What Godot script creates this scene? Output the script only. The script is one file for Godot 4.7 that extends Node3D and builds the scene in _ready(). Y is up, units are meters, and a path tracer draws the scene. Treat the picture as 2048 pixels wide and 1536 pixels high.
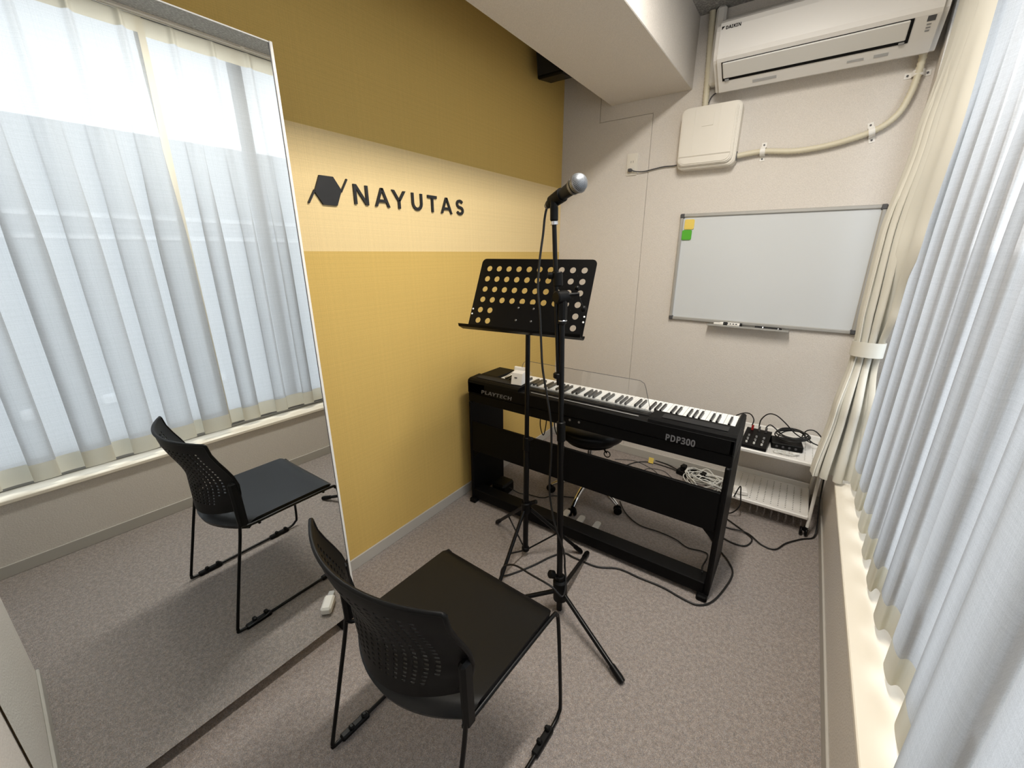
extends Node3D
# A small music practice room: window wall on the right (x = 1.874), feature wall on the left (x = 0), end wall at z = 0.

var M := {}
var used := {}

# ------------------------------------------------------------------ mesh builder
class MB:
	var v := PackedVector3Array()
	var n := PackedVector3Array()
	var t := PackedVector2Array()
	var ix := PackedInt32Array()

	func vert(p: Vector3, nn: Vector3, uv := Vector2.ZERO) -> int:
		v.append(p); n.append(nn); t.append(uv)
		return v.size() - 1

	func tri_i(a: int, b: int, c: int) -> void:   # counter-clockwise from outside
		ix.append(a); ix.append(c); ix.append(b)

	func tri(a: Vector3, b: Vector3, c: Vector3) -> void:
		var nn := (b - a).cross(c - a).normalized()
		tri_i(vert(a, nn), vert(b, nn), vert(c, nn))

	func quad(a: Vector3, b: Vector3, c: Vector3, d: Vector3) -> void:
		var nn := (c - a).cross(d - b).normalized()
		var i := vert(a, nn, Vector2(0, 1))
		vert(b, nn, Vector2(1, 1)); vert(c, nn, Vector2(1, 0)); vert(d, nn, Vector2(0, 0))
		tri_i(i, i + 1, i + 2); tri_i(i, i + 2, i + 3)

	func face(p: Array, inside: Vector3) -> void:   # convex polygon turned away from a point
		var nn: Vector3 = (p[1] - p[0]).cross(p[2] - p[0])
		var mid := Vector3.ZERO
		for q in p: mid += q
		mid /= p.size()
		if nn.dot(mid - inside) < 0: p.reverse()
		if p.size() == 4: quad(p[0], p[1], p[2], p[3])
		else: tri(p[0], p[1], p[2])

	func box(c: Vector3, s: Vector3, bev := 0.0, b := Basis()) -> void:
		var h := s / 2
		bev = minf(bev, minf(h.x, minf(h.y, h.z)) * 0.95)
		var pt := func(i: int, sg: Array) -> Vector3:
			var q := Vector3(sg[0] * h.x, sg[1] * h.y, sg[2] * h.z)
			for k in 3:
				if k != i and i >= 0: q[k] -= sg[k] * bev
			return c + b * q
		for i in 3:
			var j := (i + 1) % 3
			var k := (i + 2) % 3
			for si in [-1, 1]:
				var p := []
				for e in [[-1, -1], [1, -1], [1, 1], [-1, 1]]:
					var sg := [0, 0, 0]
					sg[i] = si; sg[j] = e[0]; sg[k] = e[1]
					p.append(pt.call(i if bev > 0 else -1, sg))
				face(p, c)
			if bev > 0:
				for sj in [-1, 1]:
					for sk in [-1, 1]:
						var p := []
						for e in [[j, -1], [j, 1], [k, 1], [k, -1]]:
							var sg := [0, 0, 0]
							sg[i] = e[1]; sg[j] = sj; sg[k] = sk
							p.append(pt.call(e[0], sg))
						face(p, c)
		if bev > 0:
			for a in [-1, 1]:
				for d in [-1, 1]:
					for e in [-1, 1]:
						face([pt.call(0, [a, d, e]), pt.call(1, [a, d, e]), pt.call(2, [a, d, e])], c)

	func bb(lo: Vector3, hi: Vector3, bev := 0.0) -> void:
		box((lo + hi) / 2, (hi - lo).abs(), bev)

	func tube(p: Array, r, seg := 8, closed := false) -> void:
		var count := p.size()
		var side := Vector3.ZERO
		var rings := []
		var length := 0.0
		for i in count:
			var a: Vector3 = p[(i - 1 + count) % count] if closed or i > 0 else p[0]
			var c: Vector3 = p[(i + 1) % count] if closed or i < count - 1 else p[i]
			var dir := (c - a).normalized()
			if side == Vector3.ZERO:
				side = dir.cross(Vector3.UP if absf(dir.y) < 0.9 else Vector3.RIGHT).normalized()
			side = (side - dir * side.dot(dir)).normalized()
			var up := dir.cross(side)
			var rad: float = r[i] if r is Array or r is PackedFloat32Array else r
			if i > 0: length += (p[i] as Vector3).distance_to(p[i - 1])
			var ring := []
			for k in seg + 1:
				var an := TAU * k / seg
				var o := side * cos(an) + up * sin(an)
				ring.append(vert(p[i] + o * rad, o, Vector2(float(k) / seg, length)))
			rings.append(ring)
		for i in (count if closed else count - 1):
			var a: Array = rings[i]
			var b: Array = rings[(i + 1) % count]
			for k in seg:
				tri_i(a[k], a[k + 1], b[k + 1]); tri_i(a[k], b[k + 1], b[k])
		if not closed:
			for e in [0, count - 1]:
				var d: Vector3 = (p[0] - p[1]) if e == 0 else (p[count - 1] - p[count - 2])
				d = d.normalized()
				var c := vert(p[e], d)
				for k in seg:
					var x := vert(v[rings[e][k]], d)
					var y := vert(v[rings[e][k + 1]], d)
					if e == 0: tri_i(c, y, x)
					else: tri_i(c, x, y)

	func lathe(pr: Array, xf := Transform3D(), seg := 20, smooth := false) -> void:   # profile of (radius, height) from low to high
		var pn := []
		for i in pr.size() - 1:
			var d: Vector2 = pr[i + 1] - pr[i]
			pn.append(Vector2(d.y, -d.x).normalized())
		for i in pr.size() - 1:
			var na: Vector2 = pn[i]
			var nb: Vector2 = pn[i]
			if smooth:
				if i > 0: na = (pn[i] + pn[i - 1]).normalized()
				if i < pn.size() - 1: nb = (pn[i] + pn[i + 1]).normalized()
			var base := v.size()
			for k in seg + 1:
				var an := TAU * k / seg
				var o := Vector3(cos(an), 0, -sin(an))
				var f := float(k) / seg
				vert(xf * (o * pr[i].x + Vector3.UP * pr[i].y), (xf.basis * (o * na.x + Vector3.UP * na.y)).normalized(), Vector2(f, float(i) / (pr.size() - 1)))
				vert(xf * (o * pr[i + 1].x + Vector3.UP * pr[i + 1].y), (xf.basis * (o * nb.x + Vector3.UP * nb.y)).normalized(), Vector2(f, float(i + 1) / (pr.size() - 1)))
			for k in seg:
				var a := base + 2 * k
				tri_i(a, a + 2, a + 3); tri_i(a, a + 3, a + 1)

	func cyl(a: Vector3, b: Vector3, r: float, seg := 14, bev := 0.0) -> void:
		var y := (b - a).normalized()
		var x := y.cross(Vector3.UP if absf(y.y) < 0.9 else Vector3.RIGHT).normalized()
		var h := a.distance_to(b)
		var pr := [Vector2(0, 0), Vector2(r - bev, 0), Vector2(r, bev), Vector2(r, h - bev), Vector2(r - bev, h), Vector2(0, h)]
		if bev <= 0: pr = [Vector2(0, 0), Vector2(r, 0), Vector2(r, h), Vector2(0, h)]
		lathe(pr, Transform3D(Basis(x, y, x.cross(y)), a), seg)

	func ext(poly: Array, depth: float, xf := Transform3D()) -> void:   # polygon in local xy, depth along local z
		var pk := PackedVector2Array(poly)
		if Geometry2D.is_polygon_clockwise(pk): pk.reverse()
		var idx := Geometry2D.triangulate_polygon(pk)
		var A := func(i, z): return xf * Vector3(pk[i].x, pk[i].y, z)
		var hand := xf.basis.determinant() > 0
		for i in range(0, idx.size(), 3):
			var a := idx[i]; var b := idx[i + 1]; var c := idx[i + 2]
			if (pk[b] - pk[a]).cross(pk[c] - pk[a]) < 0:
				var s := b; b = c; c = s
			if hand:
				tri(A.call(a, depth), A.call(b, depth), A.call(c, depth)); tri(A.call(a, 0), A.call(c, 0), A.call(b, 0))
			else:
				tri(A.call(a, depth), A.call(c, depth), A.call(b, depth)); tri(A.call(a, 0), A.call(b, 0), A.call(c, 0))
		for i in pk.size():
			var j := (i + 1) % pk.size()
			if hand: quad(A.call(i, 0), A.call(j, 0), A.call(j, depth), A.call(i, depth))
			else: quad(A.call(j, 0), A.call(i, 0), A.call(i, depth), A.call(j, depth))

	func nrm(f: Callable, a: float, b: float) -> Vector3:
		var e := 0.002
		var du: Vector3 = f.call(a + e, b) - f.call(a - e, b)
		var dv: Vector3 = f.call(a, b + e) - f.call(a, b - e)
		var c := du.cross(dv)
		return c.normalized() if c.length() > 1e-12 else Vector3.UP

	func turn_of(us: Array, vs: Array) -> float:
		return signf(us[-1] - us[0]) * signf(vs[-1] - vs[0])

	func sheet(f: Callable, us: Array, vs: Array, flip := 1.0, off := 0.0) -> void:
		var base := v.size()
		var sg := turn_of(us, vs)
		for b in vs:
			for a in us:
				var nn := nrm(f, a, b) * flip * sg
				vert(f.call(a, b) + nn * off, nn, Vector2(a, b))
		var w := us.size()
		for j in vs.size() - 1:
			for i in w - 1:
				var p := base + j * w + i
				if flip > 0:
					tri_i(p, p + 1, p + w + 1); tri_i(p, p + w + 1, p + w)
				else:
					tri_i(p, p + w + 1, p + 1); tri_i(p, p + w, p + w + 1)

	func slab(f: Callable, us: Array, vs: Array, th: float) -> void:   # closed plate, f is its upper face
		sheet(f, us, vs, 1.0)
		var sg := turn_of(us, vs)
		var g := func(a, b): return f.call(a, b) - nrm(f, a, b) * th * sg
		sheet(g, us, vs, -1.0)
		var rim := []
		for a in us: rim.append([a, vs[0]])
		for b in vs.slice(1): rim.append([us[-1], b])
		var r := us.duplicate(); r.reverse()
		for a in r.slice(1): rim.append([a, vs[-1]])
		r = vs.duplicate(); r.reverse()
		for b in r.slice(1): rim.append([us[0], b])
		for i in rim.size() - 1:
			var a: Array = rim[i]
			var b: Array = rim[i + 1]
			quad(g.call(a[0], a[1]), g.call(b[0], b[1]), f.call(b[0], b[1]), f.call(a[0], a[1]))

	func perf(f: Callable, us: Array, vs: Array, th: float, hole: Callable) -> void:   # plate whose cells may have a slot
		var g := func(a, b): return f.call(a, b) - nrm(f, a, b) * th
		for j in vs.size() - 1:
			for i in us.size() - 1:
				var hs: Vector2 = hole.call(i, j)
				var u0: float = us[i]; var u1: float = us[i + 1]; var v0: float = vs[j]; var v1: float = vs[j + 1]
				if hs == Vector2.ZERO:
					sheet(f, [u0, u1], [v0, v1], 1.0)
					sheet(g, [u0, u1], [v0, v1], -1.0)
					continue
				var a0 := lerpf(u0, u1, 0.5 - hs.x / 2); var a1 := lerpf(u0, u1, 0.5 + hs.x / 2)
				var b0 := lerpf(v0, v1, 0.5 - hs.y / 2); var b1 := lerpf(v0, v1, 0.5 + hs.y / 2)
				var o := [[u0, v0], [u1, v0], [u1, v1], [u0, v1]]
				var q := [[a0, b0], [a1, b0], [a1, b1], [a0, b1]]
				for k in 4:
					var k2 := (k + 1) % 4
					for s in [f, g]:
						var id := []
						for e in [o[k], o[k2], q[k2], q[k]]:
							var nn := nrm(f, e[0], e[1]) * (1.0 if s == f else -1.0)
							id.append(vert(s.call(e[0], e[1]), nn))
						if s == f:
							tri_i(id[0], id[1], id[2]); tri_i(id[0], id[2], id[3])
						else:
							tri_i(id[0], id[2], id[1]); tri_i(id[0], id[3], id[2])
					quad(f.call(q[k][0], q[k][1]), f.call(q[k2][0], q[k2][1]), g.call(q[k2][0], q[k2][1]), g.call(q[k][0], q[k][1]))
		var rim := []
		for a in us: rim.append([a, vs[0]])
		for b in vs.slice(1): rim.append([us[-1], b])
		var r := us.duplicate(); r.reverse()
		for a in r.slice(1): rim.append([a, vs[-1]])
		r = vs.duplicate(); r.reverse()
		for b in r.slice(1): rim.append([us[0], b])
		for i in rim.size() - 1:
			var a: Array = rim[i]
			var b: Array = rim[i + 1]
			quad(g.call(a[0], a[1]), g.call(b[0], b[1]), f.call(b[0], b[1]), f.call(a[0], a[1]))

	func hole_cell(c: Vector2, s: Vector2, r: float, th: float, xf: Transform3D, seg := 16) -> void:   # plate cell with a round hole, in local xy
		for k in seg:
			var a := TAU * k / seg
			var b := TAU * (k + 1) / seg
			var oa := rim_pt(a, s) + c; var ob := rim_pt(b, s) + c
			var ia := Vector2(cos(a), sin(a)) * r + c; var ib := Vector2(cos(b), sin(b)) * r + c
			var F := func(p: Vector2, z: float) -> Vector3: return xf * Vector3(p.x, p.y, z)
			quad(F.call(ia, 0.0), F.call(oa, 0.0), F.call(ob, 0.0), F.call(ib, 0.0))
			quad(F.call(ib, -th), F.call(ob, -th), F.call(oa, -th), F.call(ia, -th))
			quad(F.call(ib, 0.0), F.call(ib, -th), F.call(ia, -th), F.call(ia, 0.0))

	func rim_pt(a: float, s: Vector2) -> Vector2:
		var d := Vector2(cos(a), sin(a))
		var k := minf(s.x / 2 / maxf(absf(d.x), 1e-6), s.y / 2 / maxf(absf(d.y), 1e-6))
		return d * k

	func mesh() -> ArrayMesh:
		var a := []
		a.resize(Mesh.ARRAY_MAX)
		a[Mesh.ARRAY_VERTEX] = v
		a[Mesh.ARRAY_NORMAL] = n
		a[Mesh.ARRAY_TEX_UV] = t
		a[Mesh.ARRAY_INDEX] = ix
		var m := ArrayMesh.new()
		m.add_surface_from_arrays(Mesh.PRIMITIVE_TRIANGLES, a)
		return m

# ------------------------------------------------------------------ scene helpers
func numbered(called: String) -> String:
	var k: int = used.get(called, 0)
	used[called] = k + 1
	return called if k == 0 else "%s_%03d" % [called, k]

func thing(called: String, label: String, category: String, at := Vector3.ZERO, turn := 0.0, group := "") -> Node3D:
	var o := Node3D.new()
	o.name = numbered(called)
	add_child(o)
	o.position = at
	o.rotation.y = turn
	tag(o, label, category, group)
	return o

func tag(o: Node, label: String, category := "", group := "") -> void:
	o.set_meta("label", label)
	if category: o.set_meta("category", category)
	if group: o.set_meta("group", group)

func part(called: String, mb: MB, mat: Material, parent: Node = self, label := "") -> MeshInstance3D:
	var o := MeshInstance3D.new()
	o.name = numbered(called) if parent == self else called
	o.mesh = mb.mesh()
	o.material_override = mat
	parent.add_child(o, true)
	if label: o.set_meta("label", label)
	return o

func struct(called: String, mb: MB, mat: Material) -> MeshInstance3D:
	var o := part(called, mb, mat)
	o.set_meta("kind", "structure")
	return o

func shared(called: String, mesh: Mesh, mat: Material, parent: Node, xf: Transform3D) -> MeshInstance3D:
	var o := MeshInstance3D.new()
	o.name = called
	o.mesh = mesh
	o.material_override = mat
	o.transform = xf
	parent.add_child(o, true)
	return o

func smooth(p: Array, per := 6) -> Array:   # Catmull-Rom
	var out := []
	for i in p.size() - 1:
		var a: Vector3 = p[maxi(i - 1, 0)]
		var b: Vector3 = p[i]
		var c: Vector3 = p[i + 1]
		var d: Vector3 = p[mini(i + 2, p.size() - 1)]
		for k in per:
			out.append(b.cubic_interpolate(c, a, d, float(k) / per))
	out.append(p[-1])
	return out

func span(a: float, b: float, k: int) -> Array:
	var o := []
	for i in k + 1: o.append(lerpf(a, b, float(i) / k))
	return o

func text(s: String, w: float, h: float, depth: float, mat: Material, parent: Node, xf: Transform3D, called := "lettering", weight := 700) -> void:
	var f := SystemFont.new()
	f.font_names = PackedStringArray(["Droid Sans"])
	f.font_weight = weight
	var tm := TextMesh.new()
	tm.font = f
	tm.font_size = 64
	tm.pixel_size = 0.01
	tm.depth = 1.0
	tm.text = s
	var bb := tm.get_aabb()
	var sc := Vector3(w / bb.size.x, h / bb.size.y, depth)
	var o := MeshInstance3D.new()
	o.name = called
	o.mesh = tm
	o.material_override = mat
	o.transform = xf * Transform3D(Basis.from_scale(sc), -bb.get_center() * sc)
	parent.add_child(o, true)

func rounded(w: float, h: float, r: float, seg := 5) -> Array:
	var o := []
	for q in [[1, 1, 0.0], [-1, 1, 0.25], [-1, -1, 0.5], [1, -1, 0.75]]:
		for k in seg + 1:
			var a: float = TAU * (q[2] + 0.25 * k / seg)
			o.append(Vector2(q[0] * (w / 2 - r) + cos(a) * r, q[1] * (h / 2 - r) + sin(a) * r))
	return o

# ------------------------------------------------------------------ materials
func std(c: Color, rough := 0.6, metal := 0.0, spec := 0.5) -> StandardMaterial3D:
	var m := StandardMaterial3D.new()
	m.albedo_color = c
	m.roughness = rough
	m.metallic = metal
	m.metallic_specular = spec
	return m

func noise_tex(freq: float, lo: Color, hi: Color, size := 512, kind := FastNoiseLite.TYPE_SIMPLEX, sd := 1, oct := 4) -> NoiseTexture2D:
	var f := FastNoiseLite.new()
	f.noise_type = kind
	f.frequency = freq
	f.seed = sd
	f.fractal_octaves = oct
	var g := Gradient.new()
	g.set_color(0, lo)
	g.set_color(1, hi)
	var t := NoiseTexture2D.new()
	t.width = size; t.height = size
	t.seamless = true
	t.noise = f
	t.color_ramp = g
	return t

func tri_mat(m: StandardMaterial3D, scale: float) -> StandardMaterial3D:
	m.uv1_triplanar = true
	m.uv1_world_triplanar = true
	m.uv1_scale = Vector3.ONE * scale
	return m

func weave_image(a: float, b: float, size := 256, sd := 3) -> ImageTexture:   # linen-like threads, grey values around 1
	var r := RandomNumberGenerator.new()
	r.seed = sd
	var im := Image.create(size, size, false, Image.FORMAT_RGB8)
	var rows := []
	var cols := []
	for i in size: rows.append(r.randf_range(-1, 1)); cols.append(r.randf_range(-1, 1))
	for y in size:
		for x in size:
			var k: float = 1.0 - a + a * 0.45 * (rows[y] + cols[x]) + b * r.randf_range(-1, 1)
			k = clampf(k, 0, 1)
			im.set_pixel(x, y, Color(k, k, k))
	return ImageTexture.create_from_image(im)

func speck_image(base: float, amp: float, size := 512, sd := 7, tint := Vector3.ZERO) -> ImageTexture:
	var r := RandomNumberGenerator.new()
	r.seed = sd
	var im := Image.create(size, size, false, Image.FORMAT_RGB8)
	for y in size:
		for x in size:
			var k := base + amp * (r.randf() + r.randf() - 1.0)
			var w := r.randf_range(-1, 1)
			im.set_pixel(x, y, Color(clampf(k + tint.x * w, 0, 1), clampf(k + tint.y * w, 0, 1), clampf(k + tint.z * w, 0, 1)))
	return ImageTexture.create_from_image(im)

func make_materials() -> void:
	var wall_speck := speck_image(0.93, 0.07, 512, 7)
	var linen := weave_image(0.04, 0.03)
	M.wall = std(Color(0.90, 0.875, 0.845), 0.85, 0, 0.3)
	M.wall.albedo_texture = wall_speck
	tri_mat(M.wall, 1.6)
	M.wall.heightmap_enabled = true
	M.wall.heightmap_texture = noise_tex(0.11, Color.BLACK, Color.WHITE, 512, FastNoiseLite.TYPE_SIMPLEX, 4, 3)
	M.wall.heightmap_scale = 0.07
	M.yellow = std(Color(0.85, 0.72, 0.42), 0.85, 0, 0.3)
	M.yellow.albedo_texture = linen
	tri_mat(M.yellow, 4.5)
	M.band = std(Color(0.93, 0.83, 0.62), 0.85, 0, 0.3)
	M.band.albedo_texture = linen
	tri_mat(M.band, 4.5)
	M.carpet = std(Color(0.74, 0.70, 0.672), 1.0, 0, 0.1)
	M.carpet.albedo_texture = speck_image(0.84, 0.22, 512, 11, Vector3(0.04, 0.0, -0.04))
	tri_mat(M.carpet, 1.5)
	M.carpet.detail_enabled = true
	M.carpet.detail_blend_mode = BaseMaterial3D.BLEND_MODE_MUL
	M.carpet.detail_uv_layer = BaseMaterial3D.DETAIL_UV_2
	M.carpet.detail_albedo = noise_tex(0.05, Color(0.85, 0.85, 0.86), Color(1, 1, 1), 512, FastNoiseLite.TYPE_SIMPLEX, 21, 5)
	M.carpet.uv2_triplanar = true
	M.carpet.uv2_world_triplanar = true
	M.carpet.uv2_scale = Vector3.ONE * 1.6
	M.carpet.heightmap_enabled = true
	M.carpet.heightmap_texture = noise_tex(0.2, Color.BLACK, Color.WHITE, 512, FastNoiseLite.TYPE_SIMPLEX, 5, 3)
	M.carpet.heightmap_scale = 0.2
	M.ceiling = std(Color(0.80, 0.79, 0.77), 0.9, 0, 0.2)
	M.ceiling.albedo_texture = noise_tex(0.06, Color(0.62, 0.62, 0.62), Color(1, 1, 1), 512, FastNoiseLite.TYPE_CELLULAR, 9, 3)
	tri_mat(M.ceiling, 2.5)
	M.base = std(Color(0.70, 0.685, 0.655), 0.5)
	M.sill = std(Color(0.93, 0.90, 0.84), 0.35)
	M.mirror = std(Color(0.92, 0.935, 0.935), 0.0, 1.0)
	M.white = std(Color(0.90, 0.89, 0.87), 0.45)
	M.ac = std(Color(0.87, 0.86, 0.845), 0.4)
	M.acflap = std(Color(0.84, 0.835, 0.82), 0.35)
	M.cover = std(Color(0.87, 0.85, 0.81), 0.4)
	M.conduit = std(Color(0.82, 0.79, 0.70), 0.5)
	M.black = std(Color(0.028, 0.028, 0.03), 0.42, 0.0, 0.3)
	M.matte = std(Color(0.05, 0.05, 0.05), 0.55)
	M.metalblack = std(Color(0.022, 0.022, 0.025), 0.33, 0.0, 0.35)
	M.piano = std(Color(0.040, 0.040, 0.043), 0.5, 0.0, 0.24)
	M.grille = std(Color(0.10, 0.10, 0.105), 0.8)
	M.keyw = std(Color(0.93, 0.93, 0.92), 0.25)
	M.keyb = std(Color(0.05, 0.05, 0.055), 0.3)
	M.chrome = std(Color(0.85, 0.85, 0.86), 0.12, 1.0)
	M.steel = std(Color(0.62, 0.62, 0.63), 0.35, 1.0)
	M.alu = std(Color(0.70, 0.695, 0.68), 0.38, 0.35)
	M.dkgrey = std(Color(0.30, 0.30, 0.31), 0.5)
	M.modelgrey = std(Color(0.40, 0.40, 0.41), 0.5)
	M.pedal = std(Color(0.84, 0.83, 0.81), 0.3, 0.25)
	M.print = std(Color(0.68, 0.68, 0.68), 0.5)
	M.grey = std(Color(0.55, 0.55, 0.55), 0.5)
	M.sign = std(Color(0.085, 0.09, 0.10), 0.6)
	M.board = std(Color(0.81, 0.825, 0.835), 0.22)
	M.vinyl = std(Color(0.022, 0.023, 0.026), 0.40, 0.0, 0.40)
	M.shell = std(Color(0.038, 0.038, 0.04), 0.5, 0.0, 0.32)
	M.cable = std(Color(0.035, 0.035, 0.038), 0.45)
	M.greycable = std(Color(0.25, 0.25, 0.26), 0.5)
	M.whitecable = std(Color(0.85, 0.85, 0.83), 0.45)
	M.cart = std(Color(0.88, 0.87, 0.85), 0.4)
	M.yellowmag = std(Color(0.90, 0.80, 0.40), 0.35)
	M.greenmag = std(Color(0.33, 0.68, 0.20), 0.35)
	M.red = std(Color(0.60, 0.10, 0.10), 0.4)
	M.alum = std(Color(0.55, 0.55, 0.55), 0.4, 0.6)
	M.facade = std(Color(0.70, 0.72, 0.74), 0.9)
	M.ledge = std(Color(0.95, 0.96, 0.97), 0.8)
	M.asphalt = std(Color(0.45, 0.45, 0.45), 0.95)
	M.mic = std(Color(0.66, 0.68, 0.70), 0.4, 0.7)
	M.mic.albedo_texture = mesh_image()
	M.mic.uv1_scale = Vector3(18, 9, 1)
	# cloth that lets daylight through
	M.lace = std(Color(0.82, 0.82, 0.82, 0.88), 0.9, 0, 0.1)
	M.lace.transparency = BaseMaterial3D.TRANSPARENCY_ALPHA
	M.lace.backlight_enabled = true
	M.lace.backlight = Color(1.24, 1.24, 1.24)
	M.lace.albedo_texture = weave_image(0.05, 0.05, 256, 17)
	tri_mat(M.lace, 5.0)
	M.hem = std(Color(0.80, 0.785, 0.74), 0.9, 0, 0.1)
	M.hem.backlight_enabled = true
	M.hem.backlight = Color(0.72, 0.71, 0.655)
	M.drape = std(Color(0.85, 0.84, 0.80), 0.75, 0, 0.3)
	M.drape.backlight_enabled = true
	M.drape.backlight = Color(0.30, 0.30, 0.285)
	M.glass = std(Color(0.9, 0.95, 0.95, 0.04), 0.02)
	M.glass.transparency = BaseMaterial3D.TRANSPARENCY_ALPHA
	M.acrylic = std(Color(0.85, 0.87, 0.87, 0.04), 0.03)
	M.acrylic.transparency = BaseMaterial3D.TRANSPARENCY_ALPHA
	M.diffuser = std(Color(0.95, 0.95, 0.93), 0.6)
	M.diffuser.emission_enabled = true
	M.diffuser.emission = Color(1.0, 0.97, 0.92)
	M.diffuser.emission_energy_multiplier = 1.0

func mesh_image() -> ImageTexture:   # woven wire of the microphone grille
	var im := Image.create(16, 16, false, Image.FORMAT_RGB8)
	for y in 16:
		for x in 16:
			var w := (x % 8) < 3 or (y % 8) < 3
			im.set_pixel(x, y, Color(1, 1, 1) if w else Color(0.28, 0.28, 0.3))
	return ImageTexture.create_from_image(im)

# ------------------------------------------------------------------ build
const W := 1.874
const TOP := 2.72
const ENDZ := 2.99

func _ready() -> void:
	var cam := Camera3D.new()
	cam.name = "camera"
	cam.position = Vector3(1.578, 1.4792, 2.8649)
	cam.basis = Basis(Vector3.UP, 0.6121) * Basis(Vector3.RIGHT, -0.3093)
	cam.fov = rad_to_deg(2.0 * atan(768.0 / 821.77))
	cam.near = 0.02
	add_child(cam)
	cam.current = true
	var env := Environment.new()
	env.background_mode = Environment.BG_SKY
	var sky := Sky.new()
	var sm := ProceduralSkyMaterial.new()
	sm.sky_top_color = Color(0.91, 0.93, 0.95)
	sm.sky_horizon_color = Color(0.94, 0.955, 0.965)
	sm.ground_bottom_color = Color(0.45, 0.45, 0.45)
	sm.ground_horizon_color = Color(0.60, 0.61, 0.62)
	sm.sun_angle_max = 0.0
	sm.energy_multiplier = 1.0
	sky.sky_material = sm
	env.sky = sky
	env.background_energy_multiplier = 2.45
	env.tonemap_mode = Environment.TONE_MAPPER_LINEAR
	env.tonemap_exposure = 1.95
	env.sdfgi_enabled = true
	env.ssao_enabled = true
	env.ssil_enabled = true
	var we := WorldEnvironment.new()
	we.environment = env
	add_child(we)
	make_materials()
	build_shell()
	build_window()
	build_lamp(Vector3(1.28, TOP, 1.7), 2.45)
	build_outside()
	build_mirror()
	build_lace()
	build_drape()
	build_aircon()
	build_wall_items()
	build_sign()
	build_piano()
	build_stool()
	build_cart()
	build_chair()
	build_music_stand()
	build_mic_stand()
	build_cables()

func build_shell() -> void:
	var m := MB.new()
	m.bb(Vector3(-0.2, -0.12, -0.2), Vector3(2.1, 0, 4.4))
	struct("floor", m, M.carpet)
	m = MB.new()
	m.bb(Vector3(-0.2, TOP, -0.2), Vector3(2.3, TOP + 0.12, 4.4))
	struct("ceiling", m, M.ceiling)
	# feature wall: three runs of wallpaper on one wall
	m = MB.new()
	m.bb(Vector3(-0.15, 0, -0.15), Vector3(-0.004, TOP, ENDZ + 0.1))
	var wl := struct("wall_left", m, M.wall)
	var lo := [[0.0, 1.4845, M.yellow], [1.4845, 1.9165, M.band], [1.9165, TOP, M.yellow]]
	for r in lo:
		m = MB.new()
		m.bb(Vector3(-0.004, r[0], 0), Vector3(0, r[1], ENDZ))
		part("wallpaper_run", m, r[2], wl)
	# end wall with its seams
	m = MB.new()
	m.bb(Vector3(-0.15, 0, -0.15), Vector3(2.1, TOP, -0.006))
	var wb := struct("wall_back", m, M.wall)
	var g := 0.0016
	m = MB.new()
	m.ext([Vector2(0, 0), Vector2(0.6225 - g, 0), Vector2(0.6225 - g, 2.291 - g), Vector2(0.273 - g, 2.291 - g), Vector2(0.273 - g, TOP), Vector2(0, TOP)], 0.006, Transform3D(Basis(), Vector3(0, 0, -0.006)))
	part("wall_panel", m, M.wall, wb)
	m = MB.new()
	m.ext([Vector2(0.6225 + g, 0), Vector2(W, 0), Vector2(W, TOP), Vector2(0.273 + g, TOP), Vector2(0.273 + g, 2.291 + g), Vector2(0.6225 + g, 2.291 + g)], 0.006, Transform3D(Basis(), Vector3(0, 0, -0.006)))
	part("wall_panel", m, M.wall, wb)
	# boxed beam under the ceiling
	m = MB.new()
	m.bb(Vector3(0.347, 2.374, 0), Vector3(0.836, TOP, 4.3), 0.003)
	var tb := struct("trim_1", m, M.wall)
	tag(tb, "boxed ceiling beam in off-white wallpaper")
	# stub wall beside the mirror, and the entrance end of the room behind the camera
	m = MB.new()
	m.bb(Vector3(-0.15, 0, ENDZ), Vector3(0.97, TOP, ENDZ + 0.1))
	struct("wall_front", m, M.wall)
	m = MB.new()
	m.bb(Vector3(0.2, 0, ENDZ + 0.1), Vector3(0.3, TOP, 4.4))
	m.bb(Vector3(0.2, 0, 4.3), Vector3(2.1, TOP, 4.4))
	struct("wall_passage", m, M.wall)
	# skirting
	m = MB.new()
	m.bb(Vector3(0, 0, 0.009), Vector3(0.009, 0.062, ENDZ), 0.002)
	struct("baseboard_left", m, M.base)
	m = MB.new()
	m.bb(Vector3(0, 0, 0), Vector3(W, 0.062, 0.009), 0.002)
	struct("baseboard_back", m, M.base)
	m = MB.new()
	m.bb(Vector3(W - 0.009, 0, 0.009), Vector3(W, 0.062, 4.3), 0.002)
	struct("baseboard_right", m, M.base)
	m = MB.new()
	m.bb(Vector3(0.009, 0, ENDZ - 0.009), Vector3(0.97, 0.062, ENDZ), 0.002)
	struct("baseboard_front", m, M.base)

const WZ0 := 0.12
const WZ1 := 3.95
const WY0 := 0.385
const WY1 := 2.712

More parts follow.
